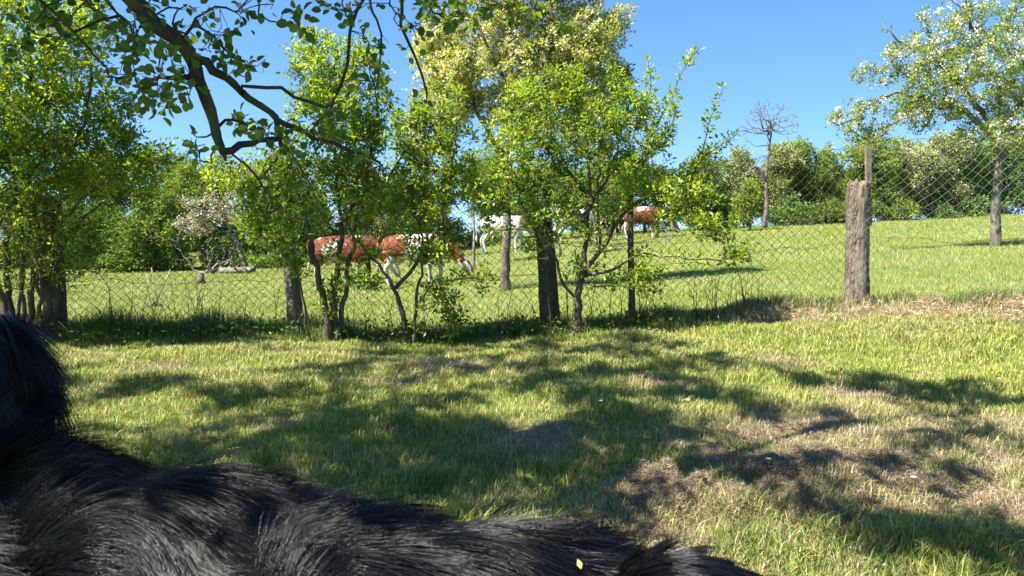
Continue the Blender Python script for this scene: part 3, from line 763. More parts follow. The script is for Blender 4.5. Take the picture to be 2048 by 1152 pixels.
orchard_tree(707, "dead_tree", "bare dead tree with a small twiggy top, standing before the hedge", (1530, 453), 37.0,
    [([(1530, 453), (1532, 400), (1530, 360), (1534, 320), (1537, 270), (1538, 235)], 37, (5, 1.6)), ([(1530, 360), (1515, 338), (1500, 340), (1488, 365), (1484, 400), (1484, 450)], 36.8, (3.0, 2.4)), ([(1536, 262), (1515, 258), (1490, 262), (1462, 270), (1440, 290)], 37, (1.3, .5)), ([(1536, 290), (1510, 290), (1496, 280)], 37, (1, .5)), ([(1536, 262), (1558, 262), (1580, 258)], 37, (1, .5))] + [([(1537, 280 - (i_ * 13) % 40), (1537 + dx * .45, 262 - dy * .5 - (i_ % 3) * 3), (1537 + dx * .8, 258 - dy * .8), (1537 + dx, 256 - dy)], 37 + ((i_ * 7) % 5 - 2) * .3, (1.2, .35))
         for i_, (dx, dy) in enumerate([(-52, 12), (-44, 34), (-28, 46), (-12, 56), (6, 60), (24, 50), (38, 38), (50, 30), (56, 8), (46, -4), (-60, -2), (-34, 20), (18, 34), (34, 16), (-72, -14)])],
    [(22, 1505, 232, 24, 18, 0, .8), (22, 1525, 215, 26, 18, 0, .8), (22, 1550, 222, 26, 20, 0, .8), (22, 1572, 240, 24, 14, 0, .8), (22, 1540, 245, 40, 14, 0, .8), (10, 1478, 262, 24, 10, 0, .4), (12, 1470, 265, 34, 10, 0, .3), (30, 1510, 330, 50, 25, 0, .6), (8, 1580, 255, 20, 10, 0, .3), (20, 1480, 360, 30, 40, 0, .4)],
    (.05, .08), None, 0, M_DEADWOOD, step=.2, rtip=.0075, rmax=.03, expo=.25)

orchard_tree(808, "pink_blossom_tree", "pink-white blossoming tree with a leaning grey trunk, in front of the left hedge", (495, 546), 30.0,
    [([(495, 546), (486, 510), (470, 470), (450, 430), (430, 400)], 30, (7, 3)), ([(470, 470), (490, 420), (520, 370), (540, 350)], 30, (4, 1.5)), ([(450, 430), (410, 430), (380, 450)], 30, (3, 1.2))],
    [(90, 500, 370, 60, 45, 0, 1.3), (70, 430, 420, 60, 35, 0, 1.2), (50, 395, 450, 40, 25, 0, .8), (30, 540, 400, 40, 40, 0, .8)],
    (.06, .10), FAR['olive'], 3.0, M_BARK_GREY, petals=(M_PINK, 3.2, (.06, .10), .8), step=.25, rtip=.005, spread=.16, thr=.03)

# --- hedgerow trees and bushes at the far edge of the field
HEDGE = "trees of the far hedgerow"
far_list = [
    # name, label, kind, px, base_py, Y, trunk radius px, ellipses
    ('hedge_tree', "rounded dark green tree behind the trunk of the blossoming apple tree", 'dark', 2010, 432, 44, 5, [(170, 2000, 340, 90, 70, 2.), (80, 2060, 290, 60, 60, 1.6), (70, 1990, 400, 90, 35, 1.6)]),
    ('hawthorn', "hawthorn flecked with cream blossom in the hedge between the board post and the apple trunk", 'olive', 1860, 438, 43, 4, [(170, 1850, 350, 70, 50, 2.), (90, 1880, 400, 80, 40, 1.6), (40, 1810, 330, 40, 30, 1.2), (50, 1900, 300, 50, 40, 1.5)]),
    ('hedge_tree', "light green tree right behind the broad wooden post with a board", 'yellow', 1740, 446, 42, 4, [(120, 1745, 340, 65, 55, 1.6), (90, 1730, 400, 75, 45, 1.6), (30, 1770, 300, 35, 30, 1.)]),
    ('hedge_tree', "blue-green tree in the hedge, left of the broad wooden post", 'mid', 1630, 450, 42, 4, [(110, 1625, 350, 50, 50, 1.6), (100, 1630, 410, 70, 40, 1.6), (40, 1600, 320, 30, 40, 1.)]),
    ('hedge_tree', "olive twiggy tree directly behind the bare dead tree", 'olive', 1560, 450, 41, 4, [(80, 1560, 320, 42, 40, 1.5), (100, 1540, 380, 60, 55, 1.6), (60, 1470, 340, 35, 40, 1.2)]),
    ('young_tree', "bright yellow-green young tree between the arching stem and the dead trunk", 'yellow', 1500, 455, 35, 2, [(80, 1502, 400, 24, 42, .7), (40, 1480, 425, 24, 25, .6)]),
    ('hedge_tree', "mid green tree under the long leafy shoots, left of the dead tree", 'mid', 1400, 462, 40, 4, [(150, 1390, 370, 60, 60, 1.8), (100, 1420, 430, 60, 35, 1.5)]),
    ('hedge_tree', "green tree behind the brown and white cow near the thin stake", 'mid', 1290, 474, 42, 4, [(130, 1290, 370, 60, 60, 1.8), (60, 1280, 430, 70, 30, 1.4)]),
    ('hedge_tree', "dark green tree behind the black and white cow", 'dark', 1180, 480, 42, 4, [(120, 1180, 380, 60, 55, 1.8), (50, 1170, 440, 60, 25, 1.2)]),
    ('hedge_tree', "green tree behind the white cow, right of the pear trunk", 'mid', 1080, 485, 42, 4, [(110, 1075, 380, 60, 55, 1.8), (40, 1060, 430, 60, 25, 1.2)]),
    ('hedge_tree', "pale green tree behind the upright stems left of the white cow", 'yellow', 860, 520, 38, 4, [(110, 850, 400, 50, 60, 1.8), (60, 870, 460, 60, 40, 1.2)]),
    ('blossom_tree', "far tree tinged with pink blossom above the left brown cow", 'olive', 730, 530, 37, 4, [(110, 720, 390, 60, 55, 1.8), (90, 740, 460, 70, 50, 1.4)]),
    ('hedge_tree', "dark leafy tree behind the leaning grey fence post", 'dark', 620, 540, 36, 5, [(130, 610, 420, 60, 70, 1.8), (110, 600, 490, 80, 45, 1.5)]),
    ('hedge_tree', "soft green rounded tree behind the pink blossoming tree", 'mid', 410, 545, 37, 5, [(150, 410, 375, 70, 75, 2.0), (100, 430, 460, 70, 50, 1.5), (110, 480, 510, 80, 28, 1.2)]),
    ('hedge_tree', "green tree with a thin dark trunk right of the left thicket", 'mid', 262, 548, 33, 3, [(110, 320, 450, 70, 70, 1.6), (80, 270, 480, 60, 45, 1.4), (70, 250, 520, 70, 22, 1.)]),
    ('hedge_tree', "dark hedge tree low behind the left thicket's leaves", 'dark', 160, 552, 35, 4, [(120, 160, 460, 80, 60, 1.8), (80, 180, 520, 80, 28, 1.2)]),
    ('hedge_tree', "leafy tree at the far left seen through the thicket stems", 'mid', 20, 556, 35, 4, [(140, 20, 440, 90, 80, 1.8), (80, 40, 520, 90, 30, 1.2)]),
    ('hedge_tree', "tree just past the left edge of the view behind the thicket", 'mid', -150, 560, 36, 4, [(140, -150, 440, 90, 90, 1.8)]),
    ('hedge_tree', "tree past the right edge of the view behind the apple tree", 'mid', 2170, 436, 44, 4, [(150, 2170, 340, 90, 80, 1.8)]),
    ('hedge_tree', "taller green tree rising behind the pink blossoming tree's left side", 'mid', 350, 540, 46, 4, [(190, 345, 375, 80, 80, 2.2), (80, 330, 470, 80, 50, 1.8)]),
    ('hedge_tree', "dense green tree filling the gap right of the pink blossoming tree", 'mid', 560, 535, 46, 4, [(190, 550, 370, 70, 70, 2.2), (90, 540, 460, 70, 50, 1.8)]),
    ('hedge_tree', "deep green tree behind the two leftmost brown cows", 'dark', 790, 520, 46, 4, [(170, 790, 400, 60, 60, 2.2), (90, 780, 460, 70, 40, 1.8)]),
    ('hedge_tree', "green tree behind the pear tree's lower crown", 'mid', 1000, 500, 47, 4, [(150, 990, 370, 60, 60, 2.2), (60, 1000, 430, 50, 30, 1.8)]),
    ('hedge_tree', "round green tree between the shrub's trunk and the thin stake", 'mid', 1235, 480, 47, 4, [(150, 1235, 370, 60, 50, 2.2), (80, 1230, 430, 60, 30, 1.8)]),
    ('hedge_tree', "dark green tree just left of the twiggy tree's arching stem", 'dark', 1450, 458, 46, 4, [(90, 1440, 400, 50, 45, 1.8), (60, 1450, 430, 50, 25, 1.6)]),
    ('hedge_tree', "dense tree behind the left thicket's thin outer twigs", 'dark', 220, 548, 44, 4, [(220, 210, 380, 90, 90, 2.2), (100, 210, 490, 90, 45, 1.8)]),
    ('hedge_tree', "light green tree between the bare dead tree and the broad post, set back", 'yellow', 1590, 448, 48, 4, [(120, 1590, 365, 50, 45, 2.2), (110, 1600, 405, 80, 40, 1.8), (50, 1655, 330, 26, 40, 1.4)]),
    ('hedge_tree', "mid green tree set back behind the board of the broad post", 'mid', 1690, 446, 49, 4, [(110, 1690, 380, 50, 40, 2.2), (110, 1700, 410, 80, 35, 1.8)]),
    ('hedge_tree', "fresh green tree set back left of the apple tree's trunk", 'yellow', 1800, 440, 49, 4, [(100, 1805, 372, 50, 35, 2.2), (110, 1810, 400, 90, 35, 1.8), (30, 1820, 300, 30, 30, 1.2)]),
    ('hedge_tree', "olive tree set back behind the arching dead stem", 'olive', 1495, 452, 48, 4, [(70, 1490, 385, 45, 35, 2.), (90, 1500, 410, 70, 40, 1.8)]),
    ('bramble_bush', "low bush at the hedge foot just left of the broad post", 'mid', 1680, 448, 40, 2, [(100, 1670, 425, 60, 26, 1.)]),
    ('hedge_tree', "tall pale green tree in the hedge behind the chain-link at the right", 'yellow', 1930, 436, 48, 4, [(150, 1935, 320, 60, 50, 2.2), (60, 1930, 380, 70, 40, 1.8)]),
    ('bramble_bush', "low dark bush in the shade behind the slim grey post", 'dark', 680, 535, 36, 2, [(120, 680, 500, 70, 36, 1.)]),
    ('bramble_bush', "low dark bush at the hedge foot far left behind the fallen branch", 'dark', 310, 548, 33, 2, [(120, 310, 520, 80, 28, 1.)]),
    ('bramble_bush', "low dark bramble bush at the hedge foot under the bare dead tree", 'dark', 1580, 455, 39, 2, [(90, 1580, 430, 60, 26, 1.)]),
    ('bramble_bush', "low green bush at the hedge foot right of the broad post", 'mid', 1800, 444, 41, 2, [(90, 1800, 425, 60, 24, 1.)]),
    ('bramble_bush', "low bush at the hedge foot left of the apple tree trunk", 'dark', 1930, 438, 42, 2, [(90, 1930, 420, 70, 22, 1.)]),
    ('bramble_bush', "dark bush at the hedge foot behind the brush pile", 'dark', 470, 546, 34, 2, [(110, 460, 520, 70, 26, 1.), (60, 560, 525, 50, 22, .8)]),
    ('bramble_bush', "low dark bush behind the heads of the brown cows", 'dark', 1000, 505, 40, 2, [(70, 960, 480, 60, 26, 1.), (60, 800, 520, 60, 24, 1.)]),
]
def lumpy(els, sd):
    q = np.random.default_rng(sd); o_ = []
    for n, cx, cy, rx, ry, ty in els:
        for _ in range(9):
            f = q.uniform(.28, .58); a_ = q.uniform(0, 6.28); d_ = q.uniform(.2, .85)
            o_.append((max(12, int(n * f * f * 1.4)), cx + math.cos(a_) * rx * d_, cy + math.sin(a_) * ry * d_, rx * f, ry * f, q.uniform(-.5, .5) * ty, ty * f))
        o_.append((int(n * .55), cx, cy, rx * .8, ry * .8, 0, ty * .8))
    return o_
for k_, (nm, lb, kd, px, by, Y, tr, els) in enumerate(far_list):
    top = min(e[2] - e[4] * .3 for e in els)
    stems = [([(px, by), (px + (k_ % 3 - 1) * 5, (by * .6 + top * .4)), (px + (k_ % 2) * 8 - 4, top)], Y, (tr, 1.0))]
    pet = None
    if nm == 'hawthorn': pet = (M_CREAM, 2.6, (.06, .10), .55)
    if nm == 'blossom_tree': pet = (M_PINK, 2.2, (.06, .10), .5)
    orchard_tree(900 + k_, nm, lb, (px, by), Y, stems, lumpy(els, 300 + k_), (.09, .19), FAR[kd], 13, M_BARK_GREY if k_ % 3 else M_DEADWOOD,
                 step=.32, rtip=.006, rmax=.06, spread=.30, thr=.04, keep=.5, group=HEDGE if nm == 'hedge_tree' else None, petals=pet, cat="bush" if 'bush' in nm else "tree")

# --- the apple tree overhead: trunk and crown out of view, branches hanging into it
def overhead_apple():
    r = np.random.default_rng(42); T = Tree(42, .07)
    bx, by_ = -3.5, .9
    zz = float(tz(np.array([bx]), np.array([by_]))[0])
    root = empty("overhanging_apple_tree", (bx, by_, zz), "old apple tree whose gnarled mossy branch hangs into the top left in the foreground", "tree")
    T.stem([(bx, by_, zz - .08), (bx + .04, by_ + .02, .7), (bx + .12, by_ + .1, 1.5), (bx + .2, by_ + .15, 1.95)], (.19, .155, .15, .14))
    st, rr = px_stem([(252, -14), (290, 32), (335, 66), (368, 92), (385, 120), (396, 160), (412, 200), (427, 240), (431, 268), (441, 292), (452, 322)], 2.75, (17, 8), 2.85, False)
    rr[-1] *= .55
    T.stem([(bx + .2, by_ + .15, 1.95), (-2.9, 1.5, 2.3), (-2.1, 2.15, 2.32), (-1.62, 2.55, 2.0)] + st, [.09, .065, .045, .034] + rr, join=True)
    T.stem([(bx + .2, by_ + .15, 1.95), (-2.7, 1.3, 2.9), (-1.7, 1.9, 3.4), (-.6, 2.6, 3.5), (.5, 3.0, 3.4)], (.1, .07, .05, .035, .015), join=True)
    T.stem([(bx + .2, by_ + .15, 1.95), (-3.6, 1.6, 2.9), (-3.3, 2.6, 3.6), (-2.6, 3.4, 3.9), (-1.6, 4.0, 4.1)], (.09, .06, .05, .03, .015), join=True)
    T.stem([(bx + .2, by_ + .15, 1.95), (-3.2, .2, 2.9), (-2.6, -.3, 3.6), (-2., -.9, 3.9), (-1.2, -1.4, 4.)], (.08, .05, .035, .02, .01), join=True)
    T.stem([(bx + .2, by_ + .15, 1.95), (-4.2, .6, 2.9), (-4.8, .8, 3.6)], (.08, .06, .03), join=True)
    for pts, y0, y1, rp in [
        ([(392, 118), (430, 142), (470, 172), (500, 196), (540, 225), (572, 248), (605, 265), (645, 283), (690, 300), (760, 330)], 2.8, 3.1, (9, 3)),
        ([(448, 304), (480, 292), (520, 282), (562, 272)], 2.85, 2.95, (7.5, 6)), ([(552, 234), (560, 262), (566, 285), (572, 306)], 2.9, 2.95, (6, 3.5)),
        ([(382, 153), (345, 150), (315, 146), (290, 152)], 2.8, 2.75, (6, 3)), ([(562, 300), (545, 332), (513, 362)], 2.95, 2.95, (3, 1.6)), ([(438, 252), (470, 247), (500, 266)], 2.85, 2.8, (3.5, 1.8)),
        ([(484, 172), (530, 177), (585, 190), (640, 212), (655, 226)], 2.85, 2.9, (3.5, 2)), ([(665, 205), (640, 240), (615, 262)], 3.0, 2.95, (2.5, 2.5)), ([(372, 68), (402, 48), (436, 28), (470, 30)], 2.75, 2.7, (3.6, 2)), ([(400, 55), (440, 92), (478, 128), (500, 150)], 2.8, 2.9, (2.5, 2)),
        ([(205, -10), (238, 36), (262, 58), (280, 115)], 2.7, 2.7, (4.5, 2)), ([(312, 36), (332, 28), (356, 24)], 2.75, 2.75, (2.6, 1.6)), ([(148, 64), (180, 105), (212, 150), (232, 166), (262, 158)], 2.6, 2.6, (2.2, 2.2)), ([(455, 300), (490, 330), (528, 372), (566, 402)], 2.9, 3.0, (2.6, 1.6)),
        ([(432, 262), (400, 270), (385, 266)], 2.85, 2.8, (2.2, 1.4)), ([(428, 300), (412, 316), (396, 306), (390, 285)], 2.85, 2.8, (2.2, 1.4)), ([(352, 60), (350, 30), (354, -5)], 2.75, 2.7, (2, 1.6)),
        ([(738, -20), (752, 25), (758, 60), (756, 165)], 2.9, 2.9, (3, 1.6)), ([(804, -20), (812, 60), (838, 118), (856, 182)], 2.9, 3.0, (3.6, 2.2)), ([(782, -15), (788, 30), (796, 56)], 2.9, 2.9, (2, 1.3)), ([(842, -15), (868, 22), (896, 48)], 2.95, 2.95, (2.2, 1.3)),
        ([(508, -15), (522, 22), (560, 36), (605, 54)], 2.7, 2.7, (2.2, 1.3)), ([(694, -20), (690, 20), (700, 60)], 2.9, 2.9, (2, 1)), ([(960, -25), (1000, 10), (1040, 38)], 2.9, 2.95, (2, 1)), ([(1090, -30), (1110, 20), (1128, 40)], 3., 3., (1.6, 1)), ([(60, -20), (80, 20), (70, 60)], 2.5, 2.5, (3, 1.5)), ([(160, -15), (170, 10), (200, 24)], 2.5, 2.5, (2, 1.2)),
        ([(570, 290), (600, 330), (620, 380), (640, 440)], 2.95, 3.1, (2, 1))]:
        s, rr = px_stem(pts, y0, rp, y1, False); T.stem(s, rr, join=True, wob=.25)
    # spur clusters near the visible branch
    spots = [(96, 30), (60, 60), (40, 110), (170, 12), (212, 28), (250, 50), (270, 60), (300, 5), (350, 22), (362, 72), (400, 26), (438, 60), (446, 62), (462, 18), (488, 30), (262, 92), (284, 72), (322, 112), (300, 160), (332, 200), (290, 190), (318, 168), (422, 100), (470, 112), (502, 130), (500, 150), (486, 120),
             (242, 150), (258, 112), (330, 106), (345, 112), (410, 100), (520, 240), (530, 260), (505, 258), (620, 250), (668, 212), (690, 220), (640, 290), (396, 286), (400, 300), (560, 400), (540, 340), (750, 100), (757, 150), (740, 60), (820, 60), (840, 30), (895, 40), (905, 20), (880, 5), (850, 180), (800, 20), (700, 30), (690, 8), (560, 30), (600, 45), (590, 10), (540, 10),
             (640, 5), (660, 15), (770, 5), (720, 5), (1010, 20), (960, 5), (1128, 38), (20, 20), (120, 50), (140, 90), (180, 60), (640, 430), (610, 360), (585, 310), (600, 290), (700, 310), (740, 325), (380, 170), (360, 130), (300, 130), (350, 190), (310, 215), (270, 180), (855, 60), (780, 90), (835, 100), (940, 20), (870, 40)]
    A = [P(px + r.normal(0, 11), py + r.normal(0, 11), 2.72 + r.normal(0, .12) + (px > 600) * .2) for px, py in spots for _ in range(5 if px < 520 else 3)]
    nvis0 = T.n
    T.grow(np.array(A), jit=.2, up=0)
    nvis = T.n
    # the rest of the crown, above and left of the view
    crown = []
    for px, py, rad, n in SHADE:
        n = int(n * 2.5)
        g_ = G(px, py); z = r.uniform(3.0, 4.3)
        c = np.array([g_[0], g_[1], 0.]) + np.array([-SUNDIR.x / -SUNDIR.z * z, -SUNDIR.y / -SUNDIR.z * z, z])
        sub = nrm(r.normal(size=(5, 3))) * r.random((5, 1)) ** .4 * rad
        v = sub[r.integers(0, 5, n)] + r.normal(size=(n, 3)) * .085; v[:, 2] *= .7
        crown.append(c + v)
    for tx, ty_, tz_, rad, n in [(-.85, 1.07, .90, .30, 150), (-.42, 1.0, .74, .07, 12), (-.12, .93, .7, .07, 12)]:
        z = r.uniform(2.2, 2.7); c = np.array([tx, ty_, tz_]) + np.array([-SUNDIR.x / -SUNDIR.z * z, -SUNDIR.y / -SUNDIR.z * z, z])
        v = nrm(r.normal(size=(n, 3))) * r.random((n, 1)) ** .4 * rad; crown.append(c + v)
    for cx, cy, cz, rad, n in [(-4.2, .6, 3.8, 1.0, 60), (-4.6, 2.0, 3.4, .8, 40), (-3.9, 2.6, 3.9, .8, 40)]:
        v = nrm(r.normal(size=(n, 3))) * r.random((n, 1)) ** .4 * rad; crown.append(np.array([cx, cy, cz]) + v)
    T.step = .1
    C_ = np.vstack(crown)
    q = C_ - np.array([0, 0, CAMH]); el_ = q[:, 2] / np.maximum(q[:, 1], .05)
    C_ = C_[(el_ > .42) | (q[:, 1] < 0) | (np.abs(q[:, 0] / np.maximum(q[:, 1], .05)) > .8)]
    T.grow(C_, jit=.2, up=.3); T.finish(r_tip=.0016, expo=.4, rmax=.016)
    T.wood("trunk", M_BARK_GREEN, root, sides=7, rough=.07)
    # leaves: rosettes on the visible spurs, ordinary leaves in the rest
    sub = np.zeros(T.n, bool); sub[nvis0:nvis] = True; keepr = T.r.copy()
    T.r[~sub] = 9; v1 = T.foliage(5.0, (.020, .042), .04, tmpl=LEAF_L, rmax=.008, updir=-.1, flat=1.1, keep=.8)
    fl = T.foliage(.28, (.018, .026), .04, tmpl=PETAL, rmax=.008)
    T.r = keepr.copy(); T.r[:nvis] = 9; v2 = T.foliage(16, (.045, .08), .06, tmpl=LEAF_S, rmax=.009)
    T.r = keepr
    leafy("crown", M_APPLE, root, [v1, v2]); leafy("blossom", M_PINK, root, [fl])
SHADE = [(px_, 678 + (px_ * 7) % 22, .38, 12) for px_ in range(300, 1330, 95)] + [(px_, 705 + (px_ * 11) % 50, .3, 8) for px_ in range(640, 1500, 70)] + [(560, 870, .34, 22), (690, 900, .32, 22), (810, 885, .34, 24), (930, 865, .32, 22), (760, 950, .22, 14), (1050, 880, .3, 20), (1160, 860, .3, 18), (1290, 850, .26, 14), (880, 800, .3, 18), (1010, 790, .34, 18), (1150, 765, .34, 16), (640, 805, .25, 12),
         (1000, 945, .2, 12), (1180, 950, .25, 14), (1350, 920, .2, 6), (1460, 945, .2, 6), (1650, 760, .3, 14), (1760, 770, .3, 16), (1880, 785, .3, 16), (2010, 805, .3, 16), (1530, 830, .22, 10), (700, 735, .3, 9), (960, 735, .35, 10), (1120, 720, .35, 10), (1250, 760, .3, 9), (1340, 800, .3, 10), (960, 900, .3, 14), (1080, 930, .25, 12), (600, 900, .3, 12), (1400, 770, .25, 8), (620, 760, .3, 9), (760, 715, .35, 8), (880, 705, .35, 8), (1040, 705, .35, 8), (1200, 715, .35, 9), (1060, 760, .3, 9), (1220, 800, .3, 10), (1360, 860, .25, 9), (500, 890, .25, 9), (1440, 800, .25, 7), (720, 860, .3, 16), (830, 940, .3, 14), (1250, 900, .3, 12), (540, 830, .25, 12), (350, 775, .25, 10), (480, 795, .22, 10), (1540, 975, .15, 5), (1700, 950, .15, 5), (1900, 950, .2, 6),
         (560, 960, .16, 8), (850, 1000, .16, 8), (1130, 1000, .15, 8), (1750, 1060, .2, 12), (1900, 1060, .3, 16), (1300, 700, .2, 7), (1900, 880, .2, 8), (180, 780, .3, 16), (60, 760, .3, 16), (250, 950, .3, 16), (1450, 740, .2, 8), (840, 745, .3, 10), (1250, 1000, .2, 10)]
overhead_apple()

# ------------------------------------------------------------------ fence
fr = np.random.default_rng(8)
froot = empty("chain_link_fence", (FENCE[3][0], FENCE[3][1], float(tz(FENCE[3][0:1], FENCE[3][1:2])[0])), "chain-link wire fence on old wooden posts between the lawn and the pasture", "fence")
seg = np.cumsum([0] + [np.linalg.norm(FENCE[i + 1][:2] - FENCE[i][:2]) for i in range(len(FENCE) - 1)])
fx = np.array([p_[0] for p_ in FENCE]); fyv = np.array([p_[1] for p_ in FENCE])
def fpt(s, t):
    x = np.interp(s, seg, fx); y = np.interp(s, seg, fyv)
    z0 = tz(x, y); H = np.interp(s, seg, [1.30, 1.30, 1.34, 1.40, 1.48, 1.46])
    # old mesh: bellies out and sags between posts
    ww = .5 + .5 * np.sin(s * 1.7 + 1)
    y = y - .03 + .035 * np.sin(s * 2.3) * np.sin(t * 3.0) + .012 * np.sin(s * 11 + t * 9)
    x = x + .012 * np.sin(t * 21 + s * 7)
    low = np.clip(.5 - t, 0, .5) * 2 * (s < seg[4])
    z = z0 + t * H - .02 * ww * (t > .3) + low * .018 * np.sin(s * 31 + t * 17)
    x = x + low * .012 * np.sin(s * 43 + t * 29)
    return np.stack([x, y, z], -1)
g = Geo(); gl = Geo(); pitch = .088; Htot = 1.45; Ls = seg[-1]
for sgn in (1, -1):
    for s0 in np.arange(-Htot, Ls + Htot, pitch):
        t = np.linspace(0, 1, 37); s = s0 + sgn * t * Htot
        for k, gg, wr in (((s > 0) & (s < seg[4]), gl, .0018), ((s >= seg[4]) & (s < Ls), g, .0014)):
            if k.sum() < 2: continue
            zz = fpt(s[k], t[k]); zz[:, 1] += sgn * .0018 * np.sign(np.sin(t[k] * Htot / pitch * math.pi * 2))
            gg.tube(zz, wr, 4, cap=False)
o = g.build("wire_mesh", M_WIRE, froot); o['label'] = "bright galvanised mesh right of the broad post"
g = gl; o = g.build("wire_mesh", M_RUST_SHADE, froot); o['label'] = "rusty mesh coloured darker for shade, left of the broad post"
for hgt, rr, nm in [(.42, .0022, 1), (.60, .0022, 2), (.99, .0022, 3)]:
    g = Geo(); s = np.linspace(0, Ls, 220)
    pt = fpt(s, np.full_like(s, hgt)); pt[:, 1] -= .006
    sag = np.zeros_like(s)
    for i in range(len(seg) - 1):
        k = (s >= seg[i]) & (s <= seg[i + 1]); tt = (s[k] - seg[i]) / (seg[i + 1] - seg[i]); sag[k] = .035 * 4 * tt * (1 - tt)
    pt[:, 2] -= sag * (hgt < .9); g.tube(pt, rr, 5, cap=False)
    if nm == 2:
        for q in pt[::8]:
            g.tube([q + [-.008, 0, -.010], q + [.008, 0, .010]], .0012, 4); g.tube([q + [-.008, .004, .010], q + [.008, -.004, -.010]], .0012, 4)
    g.build("tension_wire", M_RUST_SHADE, froot)

def post(top, bot, Y, wtop, wbot, mat, label, seed, jag=.02):
    r_ = np.random.default_rng(seed); a_ = P(*bot, Y); a_[2] = float(tz(a_[0:1], a_[1:2])[0]) - .1; b_ = P(*top, Y)
    n_, sd = 60, 40; t = np.linspace(0, 1, n_); rad = (wbot * (1 - t) + wtop * t) * Y / F / 2
    rad = rad * (1 + .14 * np.exp(-t * 9))
    ang = np.linspace(0, 2 * math.pi, sd, endpoint=False); prof = 1 + .035 * np.sin(ang * 2 + r_.uniform(0, 6)) + .03 * np.sin(ang * 5 + r_.uniform(0, 6))
    groove = r_.normal(0, .025, sd)
    V = []
    for i in range(n_):
        groove = groove * .93 + r_.normal(0, .018, sd)
        c = a_ * (1 - t[i]) + b_ * t[i] + np.array([.006 * math.sin(t[i] * 5 + seed), .006 * math.cos(t[i] * 4), 0]); rr = rad[i] * (prof + groove)
        V.append(np.stack([c[0] + rr * np.cos(ang), c[1] + rr * np.sin(ang), np.full(sd, c[2]) + (r_.normal(0, jag, sd) if i == n_ - 1 else 0)], 1))
    c = V[-1].mean(0)
    V.append(c + (V[-1] - c) * .55 + np.array([0, 0, .004]) + r_.normal(0, .004, (sd, 3))); V.append(np.repeat(c[None], 1, 0) + [0, 0, -.006])
    V = np.vstack(V); i = np.arange(n_)[:, None] * sd + np.arange(sd)[None]; j = np.arange(n_)[:, None] * sd + (np.arange(sd)[None] + 1) % sd
    q = np.stack([i, j, j + sd, i + sd], -1).reshape(-1, 4); e = n_ * sd
    tr = [[e + k_, e + (k_ + 1) % sd, e + sd] for k_ in range(sd)]
    o_ = mesh_obj("post", V, [q, tr], mat, froot); o_['label'] = label
    return o_
post((1716, 366), (1716, 616), 7.28, 42, 45, M_POST, "broad weathered grey post with deep grain", 3)
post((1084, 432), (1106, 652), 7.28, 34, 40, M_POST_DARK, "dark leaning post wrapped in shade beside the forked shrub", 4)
post((578, 494), (593, 666), 7.28, 27, 33, M_POST_MID, "slim grey post leaning left", 5)
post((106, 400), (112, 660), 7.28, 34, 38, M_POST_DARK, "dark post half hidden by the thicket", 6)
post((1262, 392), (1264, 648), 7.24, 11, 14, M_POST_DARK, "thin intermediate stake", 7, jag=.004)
# board nailed to the back of the broad post, carrying the mesh higher
g = Geo(); y_ = 7.28 + .115
a_, b_ = P(1737, 452, y_), P(1736, 291, y_)
n_ = 12
for_t = np.linspace(0, 1, n_); V = []
for t in for_t:
    c = a_ * (1 - t) + b_ * t; w = .024 * (1 + .08 * math.sin(t * 9)); dd_ = .016
    V += [c + [-w, -dd_, 0], c + [w, -dd_, 0], c + [w, dd_, 0], c + [-w, dd_, 0]]
V = np.array(V); V[-4:, 2] += [0, .012, .006, -.004]
i = np.arange(n_ - 1)[:, None] * 4 + np.arange(4)[None]; j = np.arange(n_ - 1)[:, None] * 4 + (np.arange(4)[None] + 1) % 4
g.add(V, [np.stack([i, j, j + 4, i + 4], -1).reshape(-1, 4), [[3, 2, 1, 0], [4 * n_ - 4, 4 * n_ - 3, 4 * n_ - 2, 4 * n_ - 1]]])
o = g.build("board", M_POST, froot, smooth=False); o['label'] = "narrow upright board fixed behind the broad post"

# ------------------------------------------------------------------ cows
def skin_mesh(verts, edges, radii, sub=2):
    me = bpy.data.meshes.new("skin"); me.from_pydata([tuple(map(float, v)) for v in verts], edges, [])
    ob = bpy.data.objects.new("skin", me); COL.objects.link(ob)
    md = ob.modifiers.new("s", 'SKIN'); md.use_smooth_shade = True
    for i, r_ in enumerate(radii): me.skin_vertices[0].data[i].radius = r_ if isinstance(r_, tuple) else (r_, r_)
    me.skin_vertices[0].data[0].use_root = True
    ss = ob.modifiers.new("u", 'SUBSURF'); ss.levels = sub; ss.render_levels = sub
    bpy.context.view_layer.update()
    dg = bpy.context.evaluated_depsgraph_get(); ev = ob.evaluated_get(dg)
    nm_ = bpy.data.meshes.new_from_object(ev)
    bpy.data.objects.remove(ob)
    return nm_

